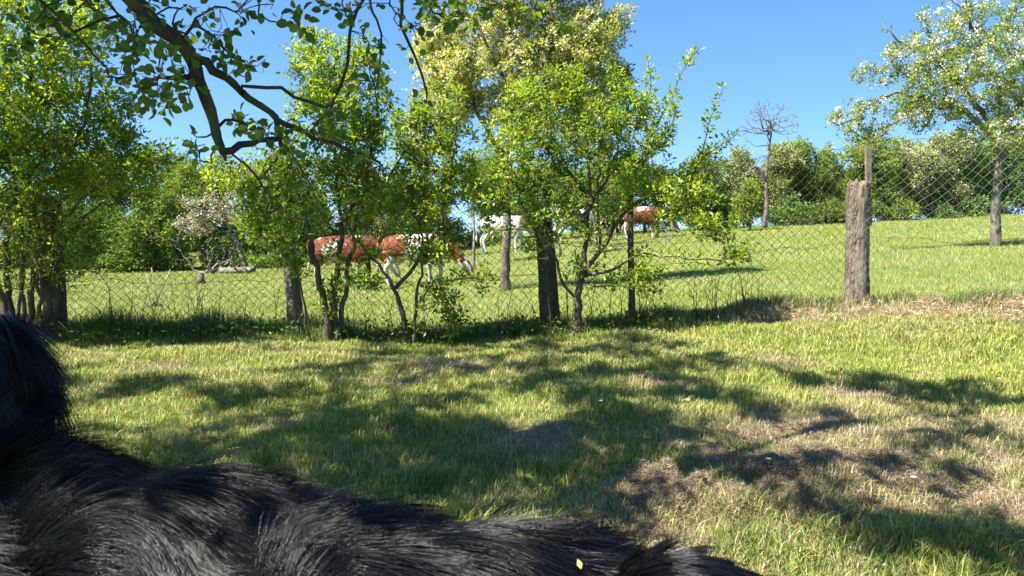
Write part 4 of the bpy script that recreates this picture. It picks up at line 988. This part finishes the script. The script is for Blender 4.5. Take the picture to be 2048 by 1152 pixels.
def hide_mat(name, patch, ground_c, scale, thr, seed, third=None):
    m, nt, out = new_mat(name); L = nt.links.new
    tc = nt.nodes.new("ShaderNodeTexCoord"); mp = nt.nodes.new("ShaderNodeMapping"); mp.inputs['Location'].default_value = (seed, seed * 1.7, seed * .6)
    L(tc.outputs['Object'], mp.inputs[0])
    nz = nt.nodes.new("ShaderNodeTexNoise"); nz.inputs['Scale'].default_value = scale; nz.inputs['Detail'].default_value = 3; L(mp.outputs[0], nz.inputs['Vector'])
    sp = nt.nodes.new("ShaderNodeSeparateXYZ"); L(tc.outputs['Object'], sp.inputs[0])
    bel = nt.nodes.new("ShaderNodeMapRange"); bel.inputs[1].default_value = .45; bel.inputs[2].default_value = .80; bel.inputs[3].default_value = -.16; bel.inputs[4].default_value = 0.0; L(sp.outputs[2], bel.inputs[0])
    bk = nt.nodes.new("ShaderNodeMapRange"); bk.inputs[1].default_value = 1.28; bk.inputs[2].default_value = 1.38; bk.inputs[3].default_value = 0.0; bk.inputs[4].default_value = -.13; L(sp.outputs[2], bk.inputs[0])
    ad = nt.nodes.new("ShaderNodeMath"); L(bel.outputs[0], ad.inputs[0]); L(bk.outputs[0], ad.inputs[1])
    ad2 = nt.nodes.new("ShaderNodeMath"); L(ad.outputs[0], ad2.inputs[0]); L(nz.outputs['Fac'], ad2.inputs[1])
    # backs and bellies are whiter than flanks
    f = ramp(nt, ad2.outputs[0], [(thr, (0, 0, 0)), (thr + .02, (1, 1, 1))])
    mm = nt.nodes.new("ShaderNodeMixRGB"); L(f, mm.inputs[0]); mm.inputs[1].default_value = (*ground_c, 1)
    n2 = nt.nodes.new("ShaderNodeTexNoise"); n2.inputs['Scale'].default_value = 14; n2.inputs['Detail'].default_value = 6; L(tc.outputs['Object'], n2.inputs['Vector'])
    pc = ramp(nt, n2.outputs['Fac'], [(.35, tuple(v * .7 for v in patch)), (.65, tuple(v * 1.25 for v in patch))]); L(pc, mm.inputs[2])
    p = nt.nodes.new("ShaderNodeBsdfPrincipled"); p.inputs['Roughness'].default_value = .75; p.inputs['Specular IOR Level'].default_value = .2
    L(mm.outputs[0], p.inputs['Base Color']); L(p.outputs[0], out.inputs[0])
    return m
M_HORN = plain_mat("horn and hoof", (.12, .09, .07), .5)
M_EAR = plain_mat("brown ear", (.20, .075, .03), .7)
M_UDDER = plain_mat("udder skin", (.55, .36, .26), .6)
M_BLACKHAIR = plain_mat("dark tail hair", (.30, .24, .20), .8)

def cow(px, back_py, Y, facing, mat, label, head=0.0, ear=M_EAR, yaw=0.0, scale=1.0):
    c = P(px, back_py, Y); z = float(tz(c[0:1], c[1:2])[0])
    root = empty("cow", (c[0], c[1], z), label, "cow", "cows grazing in the pasture")
    # x forward, feet at z=0; backbone at 1.35
    hx = .0
    v = [(-.62, 0, 1.12), (-.30, 0, 1.02), (.10, 0, .98), (.48, 0, 1.03), (.72, 0, 1.08),            # 0-4 trunk
         (.98, .02, .98), (1.20, .03, .76 + head), (1.36, .04, .54 + head), (1.46, .05, .38 + head), (1.54, .05, .24 + head),   # 5-9 neck, head
         (-.80, 0, 1.20)]                                                                             # 10 tail head
    e = [(0, 1), (1, 2), (2, 3), (3, 4), (4, 5), (5, 6), (6, 7), (7, 8), (8, 9), (0, 10)]
    r_ = [(.27, .27), (.33, .36), (.36, .40), (.30, .36), (.23, .29), (.13, .21), (.105, .16), (.11, .15), (.085, .11), (.065, .075), (.10, .10)]
    for sx, base, fw in [(1, 0, -1), (-1, 0, -1)]:
        k_ = len(v); o_ = .06 * sx
        v += [(-.62, .17 * sx, .85), (-.55 - o_, .20 * sx, .66), (-.74 - o_, .19 * sx, .45), (-.68 - o_, .19 * sx, .14), (-.64 - o_, .19 * sx, .03)]
        e += [(0, k_), (k_, k_ + 1), (k_ + 1, k_ + 2), (k_ + 2, k_ + 3), (k_ + 3, k_ + 4)]; r_ += [.17, .11, .06, .045, .055]
    for sx in (1, -1):
        k_ = len(v); o_ = .10 * sx
        v += [(.58, .17 * sx, .78), (.55 + o_, .19 * sx, .56), (.57 + o_, .18 * sx, .38), (.56 + o_, .18 * sx, .12), (.59 + o_, .18 * sx, .03)]
        e += [(3, k_), (k_, k_ + 1), (k_ + 1, k_ + 2), (k_ + 2, k_ + 3), (k_ + 3, k_ + 4)]; r_ += [.13, .075, .055, .04, .052]
    me = skin_mesh(v, e, r_, 2)
    yw = yaw + (0 if facing > 0 else math.pi)
    root.rotation_euler = (0, 0, yw); root.scale = (scale,) * 3
    def part(name, me_, mt):
        me_.materials.clear(); me_.materials.append(mt); o_ = bpy.data.objects.new(name, me_); COL.objects.link(o_); o_.parent = root; return o_
    b_ = part("body", me, mat)
    for p_ in b_.data.polygons: p_.use_smooth = True
    def piece(name, g_, mt):
        V_ = np.vstack(g_.V)
        o_ = mesh_obj(name, V_, [np.vstack(f) for f in g_.Fs.values()], mt); o_.parent = root; return o_
    g_ = Geo(); g_.tube([(-.86, 0, 1.28), (-.93, 0, 1.15), (-.95, .01, .85), (-.94, .03, .6)], (.035, .028, .02, .016), 7); g_.tube([(-.94, .03, .62), (-.95, .03, .5), (-.94, .04, .36)], (.022, .045, .01), 7)
    piece("tail", g_, mat)
    for s in (1, -1):
        g_ = Geo(); g_.tube([(1.27, .04 + .09 * s, .70 + head), (1.22, .04 + .19 * s, .71 + head), (1.20, .04 + .28 * s, .66 + head)], (.03, .055, .012), 7, squash=.35); piece("ear", g_, ear)
        g_ = Geo(); g_.tube([(1.25, .04 + .06 * s, .77 + head), (1.22, .04 + .14 * s, .84 + head), (1.30, .04 + .17 * s, .90 + head)], (.022, .016, .005), 7); piece("horn", g_, M_HORN)
    g_ = Geo(); g_.tube([(-.50, 0, .74), (-.40, 0, .66), (-.26, 0, .70)], (.10, .15, .09), 10); piece("udder", g_, M_UDDER)
    for xx, yy in [(-.70 + .02, .19), (-.58, -.19), (.69, .18), (.49, -.18)]:
        g_ = Geo(); g_.tube([(xx, yy, .07), (xx + .03, yy, .0)], (.052, .065), 9); piece("hoof", g_, M_HORN)
    return root
WHT = (.44, .40, .33)
M_RED1 = hide_mat("red pied hide", (.125, .036, .013), WHT, 1.7, .38, 3.1)
M_RED2 = hide_mat("red pied hide two", (.14, .040, .014), WHT, 1.9, .43, 9.3)
M_RED3 = hide_mat("red pied hide three", (.12, .036, .013), WHT, 1.8, .38, 3.9)
M_WHITE = hide_mat("white hide", (.14, .07, .045), (.50, .47, .42), 1.8, .58, 5.5)
M_BW = hide_mat("black pied hide", (.02, .018, .017), WHT, 1.6, .50, 7.7)
cow(684, 480, 21.0, 1, M_RED1, "reddish-brown cow with a white-speckled back, leftmost of the herd, behind the green shrub", yaw=-.1)
cow(826, 470, 20.0, 1, M_RED2, "brown and white cow with head down and white muzzle, right of the leftmost cow", yaw=-.15)
cow(1006, 436, 28.0, 1, M_WHITE, "almost white cow grazing behind the pear tree trunk", yaw=-.05)
cow(1150, 428, 31.0, 1, M_BW, "black and white cow between the dark post and the shrub trunk", head=.1, yaw=.25)
cow(1284, 420, 33.0, 1, M_RED3, "brown and white cow farthest right, grazing behind the thin stake", yaw=-.2)

# ------------------------------------------------------------------ things lying or standing in the field
def ground_at(px, Y):
    x_ = (px - 1024) / F * Y
    return np.array([x_, Y, float(tz(np.array([x_]), np.array([Y]))[0])])
T = Tree(77, .18); c = ground_at(415, 29.5)
root = empty("brush_pile", c, "heap of pale bare branches lying in front of the left hedge", "brush pile")
r = np.random.default_rng(77)
for k_ in range(10):
    a_ = r.uniform(0, 6.28); T.stem([c + [0, 0, .05] + r.normal(0, .2, 3) * [1, 1, .2], c + np.array([math.cos(a_) * .6, math.sin(a_) * .4, r.uniform(.2, .5)]), c + np.array([math.cos(a_) * 1.1, math.sin(a_) * .8, r.uniform(.1, 1.5)])], (.05, .035, .012), wob=.4)
T.grow(c + r.normal(0, 1, (60, 3)) * [.8, .5, .4] + [0, 0, .7], jit=.3); T.finish(r_tip=.007, expo=.35, rmax=.03)
T.wood("branches", M_BARK_PALE, root)
def log(name, label, cat, p0, p1, r0, r1, mat, seed):
    r_ = np.random.default_rng(seed); n_ = 12; t = np.linspace(0, 1, n_)[:, None]
    pts = p0 * (1 - t) + p1 * t + r_.normal(0, .02, (n_, 3)); root = empty(name, p0, label, cat)
    g_ = Geo(); g_.tube(pts, np.linspace(r0, r1, n_), 12, rough=.05, rng=r_); g_.build("trunk", M_BARK_GREY, root)
    g_ = Geo()
    for k_ in range(4):
        q = pts[3 + k_ * 2]; d_ = r_.normal(size=3); d_[2] = abs(d_[2]); d_ = d_ / np.linalg.norm(d_); g_.tube([q, q + d_ * .25, q + d_ * .5 + [0, 0, .05]], (r1 * .4, r1 * .25, .008), 6)
    g_.build("branch_stub", mat, root)
log("fallen_log", "grey fallen log lying in the grass below the pink blossoming tree", "log", ground_at(440, 29.0) + [0, 0, .12], ground_at(505, 28.5) + [0, 0, .16], .14, .11, M_BARK_PALE, 4)
log("fallen_branch", "pale broken branch lying in the pasture left of the slim grey post", "branch", ground_at(282, 11.0) + [0, 0, .04], ground_at(318, 11.1) + [0, 0, .08], .035, .018, M_BARK_PALE, 6)
c = ground_at(398, 22.0); root = empty("tree_stump", c, "small grey stump standing in the pasture before the brush pile", "stump")
g = Geo(); r = np.random.default_rng(3); g.tube([c - [0, 0, .05], c + [0, 0, .12], c + [.01, 0, .30]], (.14, .09, .08), 12, rough=.08, rng=r); g.build("stump_wood", M_BARK_GREY, root)
c = ground_at(1335, 27.0); root = empty("tree_guard", c, "pale pair of upright stakes standing in front of the right brown cow", "stakes")
for dx in (-.07, .07):
    g = Geo(); g.box(c + [dx, 0, .85], (.05, .05, 1.8)); g.build("stake", M_BARK_PALE, root, smooth=False)
for hz in (1.55, .7):
    g = Geo(); g.box(c + [0, -.035, hz], (.22, .02, .07)); g.build("crosspiece", M_BARK_PALE, root, smooth=False)
for px, Y, top, lb in [(1122, 25, 380, "young tree with a pale slim trunk before the black and white cow"), (1192, 28, 380, "pale slim leaning trunk right of the black and white cow"), (948, 24, 350, "slim pale young tree left of the white cow")]:
    c = ground_at(px, Y)
    by = 576 - F * math.tan(math.atan((c[2] - CAMH) / Y) + PITCH)
    orchard_tree(1200 + px, "young_tree", lb, (px, by), Y, [([(px, by), (px - 4, (by + top) / 2), (px - 8, top - 30)], Y, (3.2, 1.4))], [(50, px, top - 10, 45, 45, 0, .8)], (.06, .1), FAR['yellow'], 6, M_BARK_PALE, step=.25, rtip=.005, spread=.2, thr=.03)

# thin dry weed stalks in the mesh
g = Geo(); r = np.random.default_rng(12)
n = 130
xs = r.uniform(-4.2, 2.6, n); ys = fence_y(xs) + r.normal(0, .15, n); zs = tz(xs, ys)
for a_, b_, c_ in zip(xs, ys, zs):
    hh = r.uniform(.2, .6); l_ = r.normal(0, .12, 2); g.tube([(a_, b_, c_ - .02), (a_ + l_[0] * .4, b_ + l_[1] * .4, c_ + hh * .5), (a_ + l_[0], b_ + l_[1], c_ + hh)], (.0035, .0028, .0012), 4)
o = g.build("dry_stalks", M_BARK); tag(o, "thin dry weed stalks standing in the wire mesh", "weeds", kind="stuff")
# low leafy weeds (nettles, ground elder) at the fence foot
n = 4200; xs = r.uniform(-6, 1.4, n); off = r.normal(-.18, .26, n); ys = fence_y(xs) + off
k = r.random(n) < np.clip(fbm(xs, ys, 2.1, 171) * 2.4 - .6, 0, 1); xs, ys = xs[k], ys[k]; n = len(xs)
zs = tz(xs, ys) + r.uniform(.01, .20, n)
pos = np.stack([xs, ys, zs], 1); d_ = nrm(r.normal(size=(n, 3)) + [0, 0, .3]); nr = nrm(r.normal(size=(n, 3)) * .5 + [0, 0, .9])
V, fs = leaves(pos, d_, nr, r.uniform(.018, .05, n), LEAF_S)
o = mesh_obj("undergrowth", V, fs, M_UNDER, smooth=False); tag(o, "low leafy weeds growing under the shrubs at the fence foot", "weeds", kind="stuff")

# broad-leaved weeds: small flat rosettes of plantain and clover through the lawn
wc = [G(px_, py_) for px_, py_ in zip(r.uniform(-100, 2150, 260), r.uniform(690, 1150, 260) )]
pos, d_, nr, sz = [], [], [], []
for c in wc:
    k_ = r.integers(5, 12); an = r.uniform(0, 6.28, k_); s_ = r.uniform(.007, .017)
    pos.append(c + np.stack([r.normal(0, .02, k_), r.normal(0, .02, k_), r.uniform(.012, .035, k_)], 1)); d_.append(np.stack([np.cos(an), np.sin(an), r.uniform(.1, .7, k_)], 1))
    nr.append(np.stack([r.normal(0, .3, k_), r.normal(0, .3, k_), np.ones(k_)], 1)); sz.append(r.uniform(.7, 1.2, k_) * s_)
V, fs = leaves(np.vstack(pos), np.vstack(d_), np.vstack(nr), np.concatenate(sz), LEAF_L)
o = mesh_obj("lawn_weeds", V, fs, M_APPLE, smooth=False); tag(o, "small flat broad-leaved weeds scattered through the mown lawn", "weeds", kind="stuff")

# daisies and fallen petals on the lawn
M_DAISY = plain_mat("daisy white", (.8, .8, .78), .6); M_YOLK = plain_mat("daisy yellow", (.7, .5, .05), .6)
first = None
for px, py, dl in [(1200, 843, 'daisy left of the pair in the middle of the lawn'), (1374, 840, 'daisy right of the pair in the middle of the lawn'), (1534, 965, 'daisy beside the heaps of dead moss'), (1996, 780, 'daisy in the shade near the right edge of the lawn'),
        (1823, 985, 'daisy in the dry patch near the right bottom corner'), (1716, 762, 'daisy on the lawn straight below the broad wooden post'), (1016, 778, 'daisy on the lawn below the pear tree trunk'), (640, 760, 'daisy on the sunny strip below the many-stemmed shrub'), (1340, 655, 'daisy close to the fence foot right of the thin stake')]:
    c = G(px, py); c[2] = float(tz(c[0:1], c[1:2])[0])
    if first is None:
        first = empty("daisy", c, 'small white ' + dl, "flower", "daisies in the lawn")
        g = Geo(); g.tube([c, c + [.004, 0, .03], c + [.002, .002, .05]], (.0012, .001, .001), 5); g.build("stem", M_GRASS, first)
        an = np.linspace(0, 6.283, 12, endpoint=False); pos = np.repeat((c + [.002, .002, .05])[None], 12, 0); d_ = np.stack([np.cos(an), np.sin(an), np.full(12, .25)], 1)
        V, fs = leaves(pos, d_, np.repeat([[0, -.2, 1.]], 12, 0), np.full(12, .012), PETAL); mesh_obj("petals", V, fs, M_DAISY, first)
        g = Geo(); g.tube([c + [.002, .002, .050], c + [.002, .002, .054]], (.0045, .003), 8); g.build("centre", M_YOLK, first)
    else:
        o = first.copy(); COL.objects.link(o); o.location = tuple(c); o['label'] = 'small white ' + dl
        for ch in list(first.children):
            q = ch.copy(); COL.objects.link(q); q.parent = o

# ------------------------------------------------------------------ the black dog
droot = empty("dog", (-.2, .95, 0), "large long-haired black dog standing across the foreground, facing left", "dog")
V = [(-.18, .93, .515), (-.36, .98, .548), (-.57, 1.03, .556), (-.90, 1.05, .66), (-.85, 1.06, .75), (-.77, 1.07, .845), (-.88, 1.08, .825), (-.97, 1.08, .81),
     (-.02, .885, .535), (.09, .855, .565), (.19, .83, .60)]
E = [(0, 1), (1, 2), (2, 3), (3, 4), (4, 5), (5, 6), (6, 7), (0, 8), (8, 9), (9, 10)]
R = [(.15, .165), (.165, .175), (.16, .175), (.08, .09), (.085, .09), (.115, .115), (.055, .06), (.038, .04), (.145, .155), (.13, .145), (.085, .08)]
for s in (1, -1):
    k_ = len(V); V += [(-.56, 1.02 + .08 * s, .40), (-.53, 1.02 + .09 * s, .27), (-.55, 1.02 + .09 * s, .12), (-.56, 1.02 + .09 * s, .035), (-.61, 1.02 + .09 * s, .03)]
    E += [(2, k_)] + [(k_ + i, k_ + i + 1) for i in range(4)]; R += [.085, .06, .045, .042, .04]
for s in (1, -1):
    k_ = len(V); V += [(.05, .87 + .08 * s, .40), (.0, .87 + .09 * s, .29), (.09, .86 + .09 * s, .18), (.06, .86 + .09 * s, .035), (.01, .86 + .09 * s, .03)]
    E += [(9, k_)] + [(k_ + i, k_ + i + 1) for i in range(4)]; R += [.10, .07, .045, .042, .04]
for s in (1, -1):                      # hanging ears
    k_ = len(V); V += [(-.775, 1.07 + .10 * s, .875), (-.755, 1.07 + .125 * s, .83), (-.745, 1.07 + .125 * s, .77)]
    E += [(5, k_), (k_, k_ + 1), (k_ + 1, k_ + 2)]; R += [.035, .03, .02]
body = skin_mesh(V, E, R, 3)
m, nt, out = new_mat("black dog hair"); L = nt.links.new
gi = nt.nodes.new("ShaderNodeNewGeometry")
c1 = ramp(nt, gi.outputs['Random Per Island'], [(0, (.002, .002, .0025)), (.85, (.004, .004, .005)), (1, (.012, .011, .012))])
p = nt.nodes.new("ShaderNodeBsdfPrincipled"); L(c1, p.inputs['Base Color']); p.inputs['Roughness'].default_value = .29; p.inputs['Specular IOR Level'].default_value = .40
L(p.outputs[0], out.inputs[0]); M_FUR = m
M_SKIN = plain_mat("dark dog undercoat", (.006, .006, .007), .9, spec=.1)
co = np.empty(len(body.vertices) * 3); body.vertices.foreach_get("co", co); co = co.reshape(-1, 3)
vn = np.empty(len(body.vertices) * 3); body.vertices.foreach_get("normal", vn); vn = vn.reshape(-1, 3)
_lr = np.random.default_rng(91); _am = np.zeros(len(co))
for f_, am in [(22, .004), (40, .006), (62, .0045)]:
    for _ in range(4): _am += am * np.sin(co @ (_lr.uniform(-1, 1, 3) * f_) + _lr.uniform(0, 6.28))
co = co + vn * (_am * np.clip((co[:, 2] - .35) / .1, 0, 1))[:, None]
co = co - np.array(droot.location)
body.vertices.foreach_set("co", co.ravel()); body.materials.append(M_SKIN)
for p_ in body.polygons: p_.use_smooth = True
ob = bpy.data.objects.new("body", body); COL.objects.link(ob); ob.parent = droot
body.calc_loop_triangles()
tri = np.array([t.vertices[:] for t in body.loop_triangles]); W = co + np.array(droot.location)
a3 = W[tri]; nr3 = np.cross(a3[:, 1] - a3[:, 0], a3[:, 2] - a3[:, 0]); area = np.linalg.norm(nr3, axis=1) / 2; nr3 = nrm(nr3)
r = np.random.default_rng(66)
# swirling lumps that make the coat lie in waves
lump = [(r.uniform(-1, 1, 3) * f, r.uniform(0, 6.28), a_) for f, a_ in [(9, .45), (20, .45), (36, .4), (60, .25)] for _ in range(3)]
def flow(p_, nn, seed=0):
    spine = np.array([.93, -.25, -.02])
    head = np.clip((-.58 - p_[:, 0]) / .06, 0, 1) * np.clip((p_[:, 2] - .7) / .06, 0, 1)
    d = np.repeat(spine[None], len(p_), 0) + nn * [0, .45, 0] + np.stack([np.zeros(len(p_)), np.zeros(len(p_)), -.55 * (1 - np.clip(nn[:, 2], 0, 1))], 1)
    leg = np.clip((.36 - p_[:, 2]) / .1, 0, 1)[:, None]
    d = d * (1 - leg) + np.array([.15, 0, -1]) * leg
    d = d * (1 - head[:, None] * .6) + head[:, None] * .6 * np.array([.75, -.1, -.35])
    for kx, ph, a_ in lump:
        q = np.sin(p_ @ kx + ph)[:, None]; d = d + a_ * q * np.array([kx[1], -kx[0], kx[2] * .5]) / np.linalg.norm(kx)
    d = d - nn * np.sum(d * nn, 1, keepdims=True)
    return nrm(d)
def hairs(n, l0, l1, rad, lift, mask=None, clump=.5):
    ti = r.choice(len(tri), n, p=area / area.sum()); u_, v_ = r.random(n), r.random(n); k_ = u_ + v_ > 1; u_[k_] = 1 - u_[k_]; v_[k_] = 1 - v_[k_]
    p0 = a3[ti, 0] + (a3[ti, 1] - a3[ti, 0]) * u_[:, None] + (a3[ti, 2] - a3[ti, 0]) * v_[:, None]; nn = nr3[ti]
    if mask is not None:
        k_ = mask(p0, nn); p0, nn = p0[k_], nn[k_]; n = len(p0)
    d = flow(p0, nn); ln = r.uniform(l0, l1, n)
    leg = p0[:, 2] < .3; ln[leg] *= .5
    cl = np.sin(p0 @ np.array([120., 60, 90])) * .5 + np.sin(p0 @ np.array([-70., 150, 40]) + 1) * .5
    d = nrm(d + (cl * .13)[:, None] * np.cross(d, nn) + r.normal(0, .035, (n, 3))); lf = lift * (1 + .5 * np.sin(p0 @ np.array([31., 22, 17]))) * r.uniform(.6, 1.4, n)
    segs = 5; ts = np.linspace(0, 1, segs + 1); pts = []
    bend = nn * -.10 * r.random((n, 1)) + r.normal(0, .03, (n, 3))
    for t in ts:
        pts.append(p0 + d * (ln * t)[:, None] + nn * (ln * lf * (t - .45 * t * t))[:, None] + bend * (ln * t * t)[:, None] + np.array([0, 0, -.10]) * (ln * t * t)[:, None])
    pts = np.stack(pts, 1)                                   # n, segs+1, 3
    tan = nrm(np.gradient(pts, axis=1)); a_ = nrm(np.cross(tan, nn[:, None, :])); b_ = np.cross(tan, a_)
    rr = (rad * np.array([.8, 1, 1, .8, .5, .12]))[None, :, None]
    ring = [pts + (a_ * math.cos(q) + b_ * math.sin(q)) * rr for q in (math.pi / 2 + 0, math.pi / 2 + 2.094, math.pi / 2 + 4.189)]
    Vv = np.stack(ring, 2).reshape(-1, 3); K = (segs + 1) * 3; base = (np.arange(n) * K)[:, None, None, None]
    i_ = np.arange(segs)[None, :, None] * 3; s_ = np.arange(3)[None, None, :]; s2 = (s_ + 1) % 3
    q = np.stack([i_ + s_, i_ + s2, i_ + 3 + s2, i_ + 3 + s_], -1) + base
    return Vv, q.reshape(-1, 4)
g = Geo()
upper = lambda p_, nn: (p_[:, 2] > .42) & (nn[:, 2] > -.35)
rest = lambda p_, nn: ~((p_[:, 2] > .42) & (nn[:, 2] > -.35))
v_, q = hairs(210000, .06, .11, .00042, .14, upper); g.add(v_, [q])
v_, q = hairs(16000, .05, .10, .0003, .45, upper); g.add(v_, [q])
v_, q = hairs(26000, .03, .07, .0008, .4, rest); g.add(v_, [q])
o = g.build("fur", M_FUR, droot)
# head ruff: longer loose hair on the back of the head and neck
g = Geo(); v_, q = hairs(90000, .06, .12, .0004, .5, lambda p_, nn: (p_[:, 0] < -.58) & (p_[:, 2] > .6)); g.add(v_, [q]); g.build("ruff", M_FUR, droot)
# eyes
for s in (1, -1):
    g = Geo(); b0 = np.array([-.85, 1.08 + .05 * s, .875]); g.tube([b0 - [0, .006, 0], b0, b0 + [0, .006, 0]], (.004, .011, .004), 10); g.build("eye", plain_mat("dog eye", (.03, .015, .008), .1), droot)
g = Geo(); g.tube([(-1.0, 1.08, .817), (-1.015, 1.08, .817)], (.024, .014), 10); g.build("nose", plain_mat("dog nose", (.01, .01, .01), .35), droot)
# tail: curves up at the root (the tuft) and falls away to the right
tp = np.array([(.12, .84, .63), (.152, .82, .668), (.205, .81, .664), (.31, .80, .624), (.41, .80, .565), (.48, .80, .46)]); tr_, _ = resample(tp, np.full(6, .02), .02)
g = Geo(); g.tube(tr_, np.linspace(.028, .012, len(tr_)), 8); tail = g.build("tail", M_SKIN, droot)
n = 26000; t = r.random(n) * (len(tr_) - 1.01); i0 = t.astype(int); fr_ = (t - i0)[:, None]; c_ = tr_[i0] * (1 - fr_) + tr_[i0 + 1] * fr_; tn = nrm(tr_[i0 + 1] - tr_[i0])
nn = r.normal(size=(n, 3)); nn = nrm(nn - tn * np.sum(nn * tn, 1, keepdims=True)); ln = r.uniform(.035, .075, n) * np.clip(.75 + t / 20, .75, 1); pts = []
for q_ in np.linspace(0, 1, 5): pts.append(c_ + nn * .02 + tn * (ln * q_)[:, None] + nn * (ln * .5 * (q_ - .4 * q_ * q_))[:, None] + np.array([0, 0, -.2]) * (ln * q_ * q_)[:, None])
pts = np.stack(pts, 1); tan = nrm(np.gradient(pts, axis=1)); a_ = nrm(np.cross(tan, nn[:, None, :])); b_ = np.cross(tan, a_); rr = (.00042 * np.array([.8, 1, .9, .6, .15]))[None, :, None]
Vv = np.stack([pts + (a_ * math.cos(q_) + b_ * math.sin(q_)) * rr for q_ in (1.57, 3.665, 5.76)], 2).reshape(-1, 3)
i_ = np.arange(4)[None, :, None] * 3; s_ = np.arange(3)[None, None, :]; s2 = (s_ + 1) % 3
q = (np.stack([i_ + s_, i_ + s2, i_ + 3 + s2, i_ + 3 + s_], -1) + (np.arange(n) * 15)[:, None, None, None]).reshape(-1, 4)
mesh_obj("tail_fur", Vv, [q], M_FUR, droot)
# yellow petal caught in the coat
bp = P(1162, 1138, .74)
o_ = Geo(); M_YEL = plain_mat("yellow scrap", (.65, .52, .10), .5)
v_, f_ = leaves(np.array([bp + [0, 0, .0]]), np.array([[-.25, .5, .7]]), np.array([[0, -.7, .6]]), np.array([.010]), LEAF_S); o_.add(v_, f_)
o = o_.build("yellow_leaf", M_YEL); tag(o, "tiny curled yellow leaf caught in the black dog's coat", "leaf")
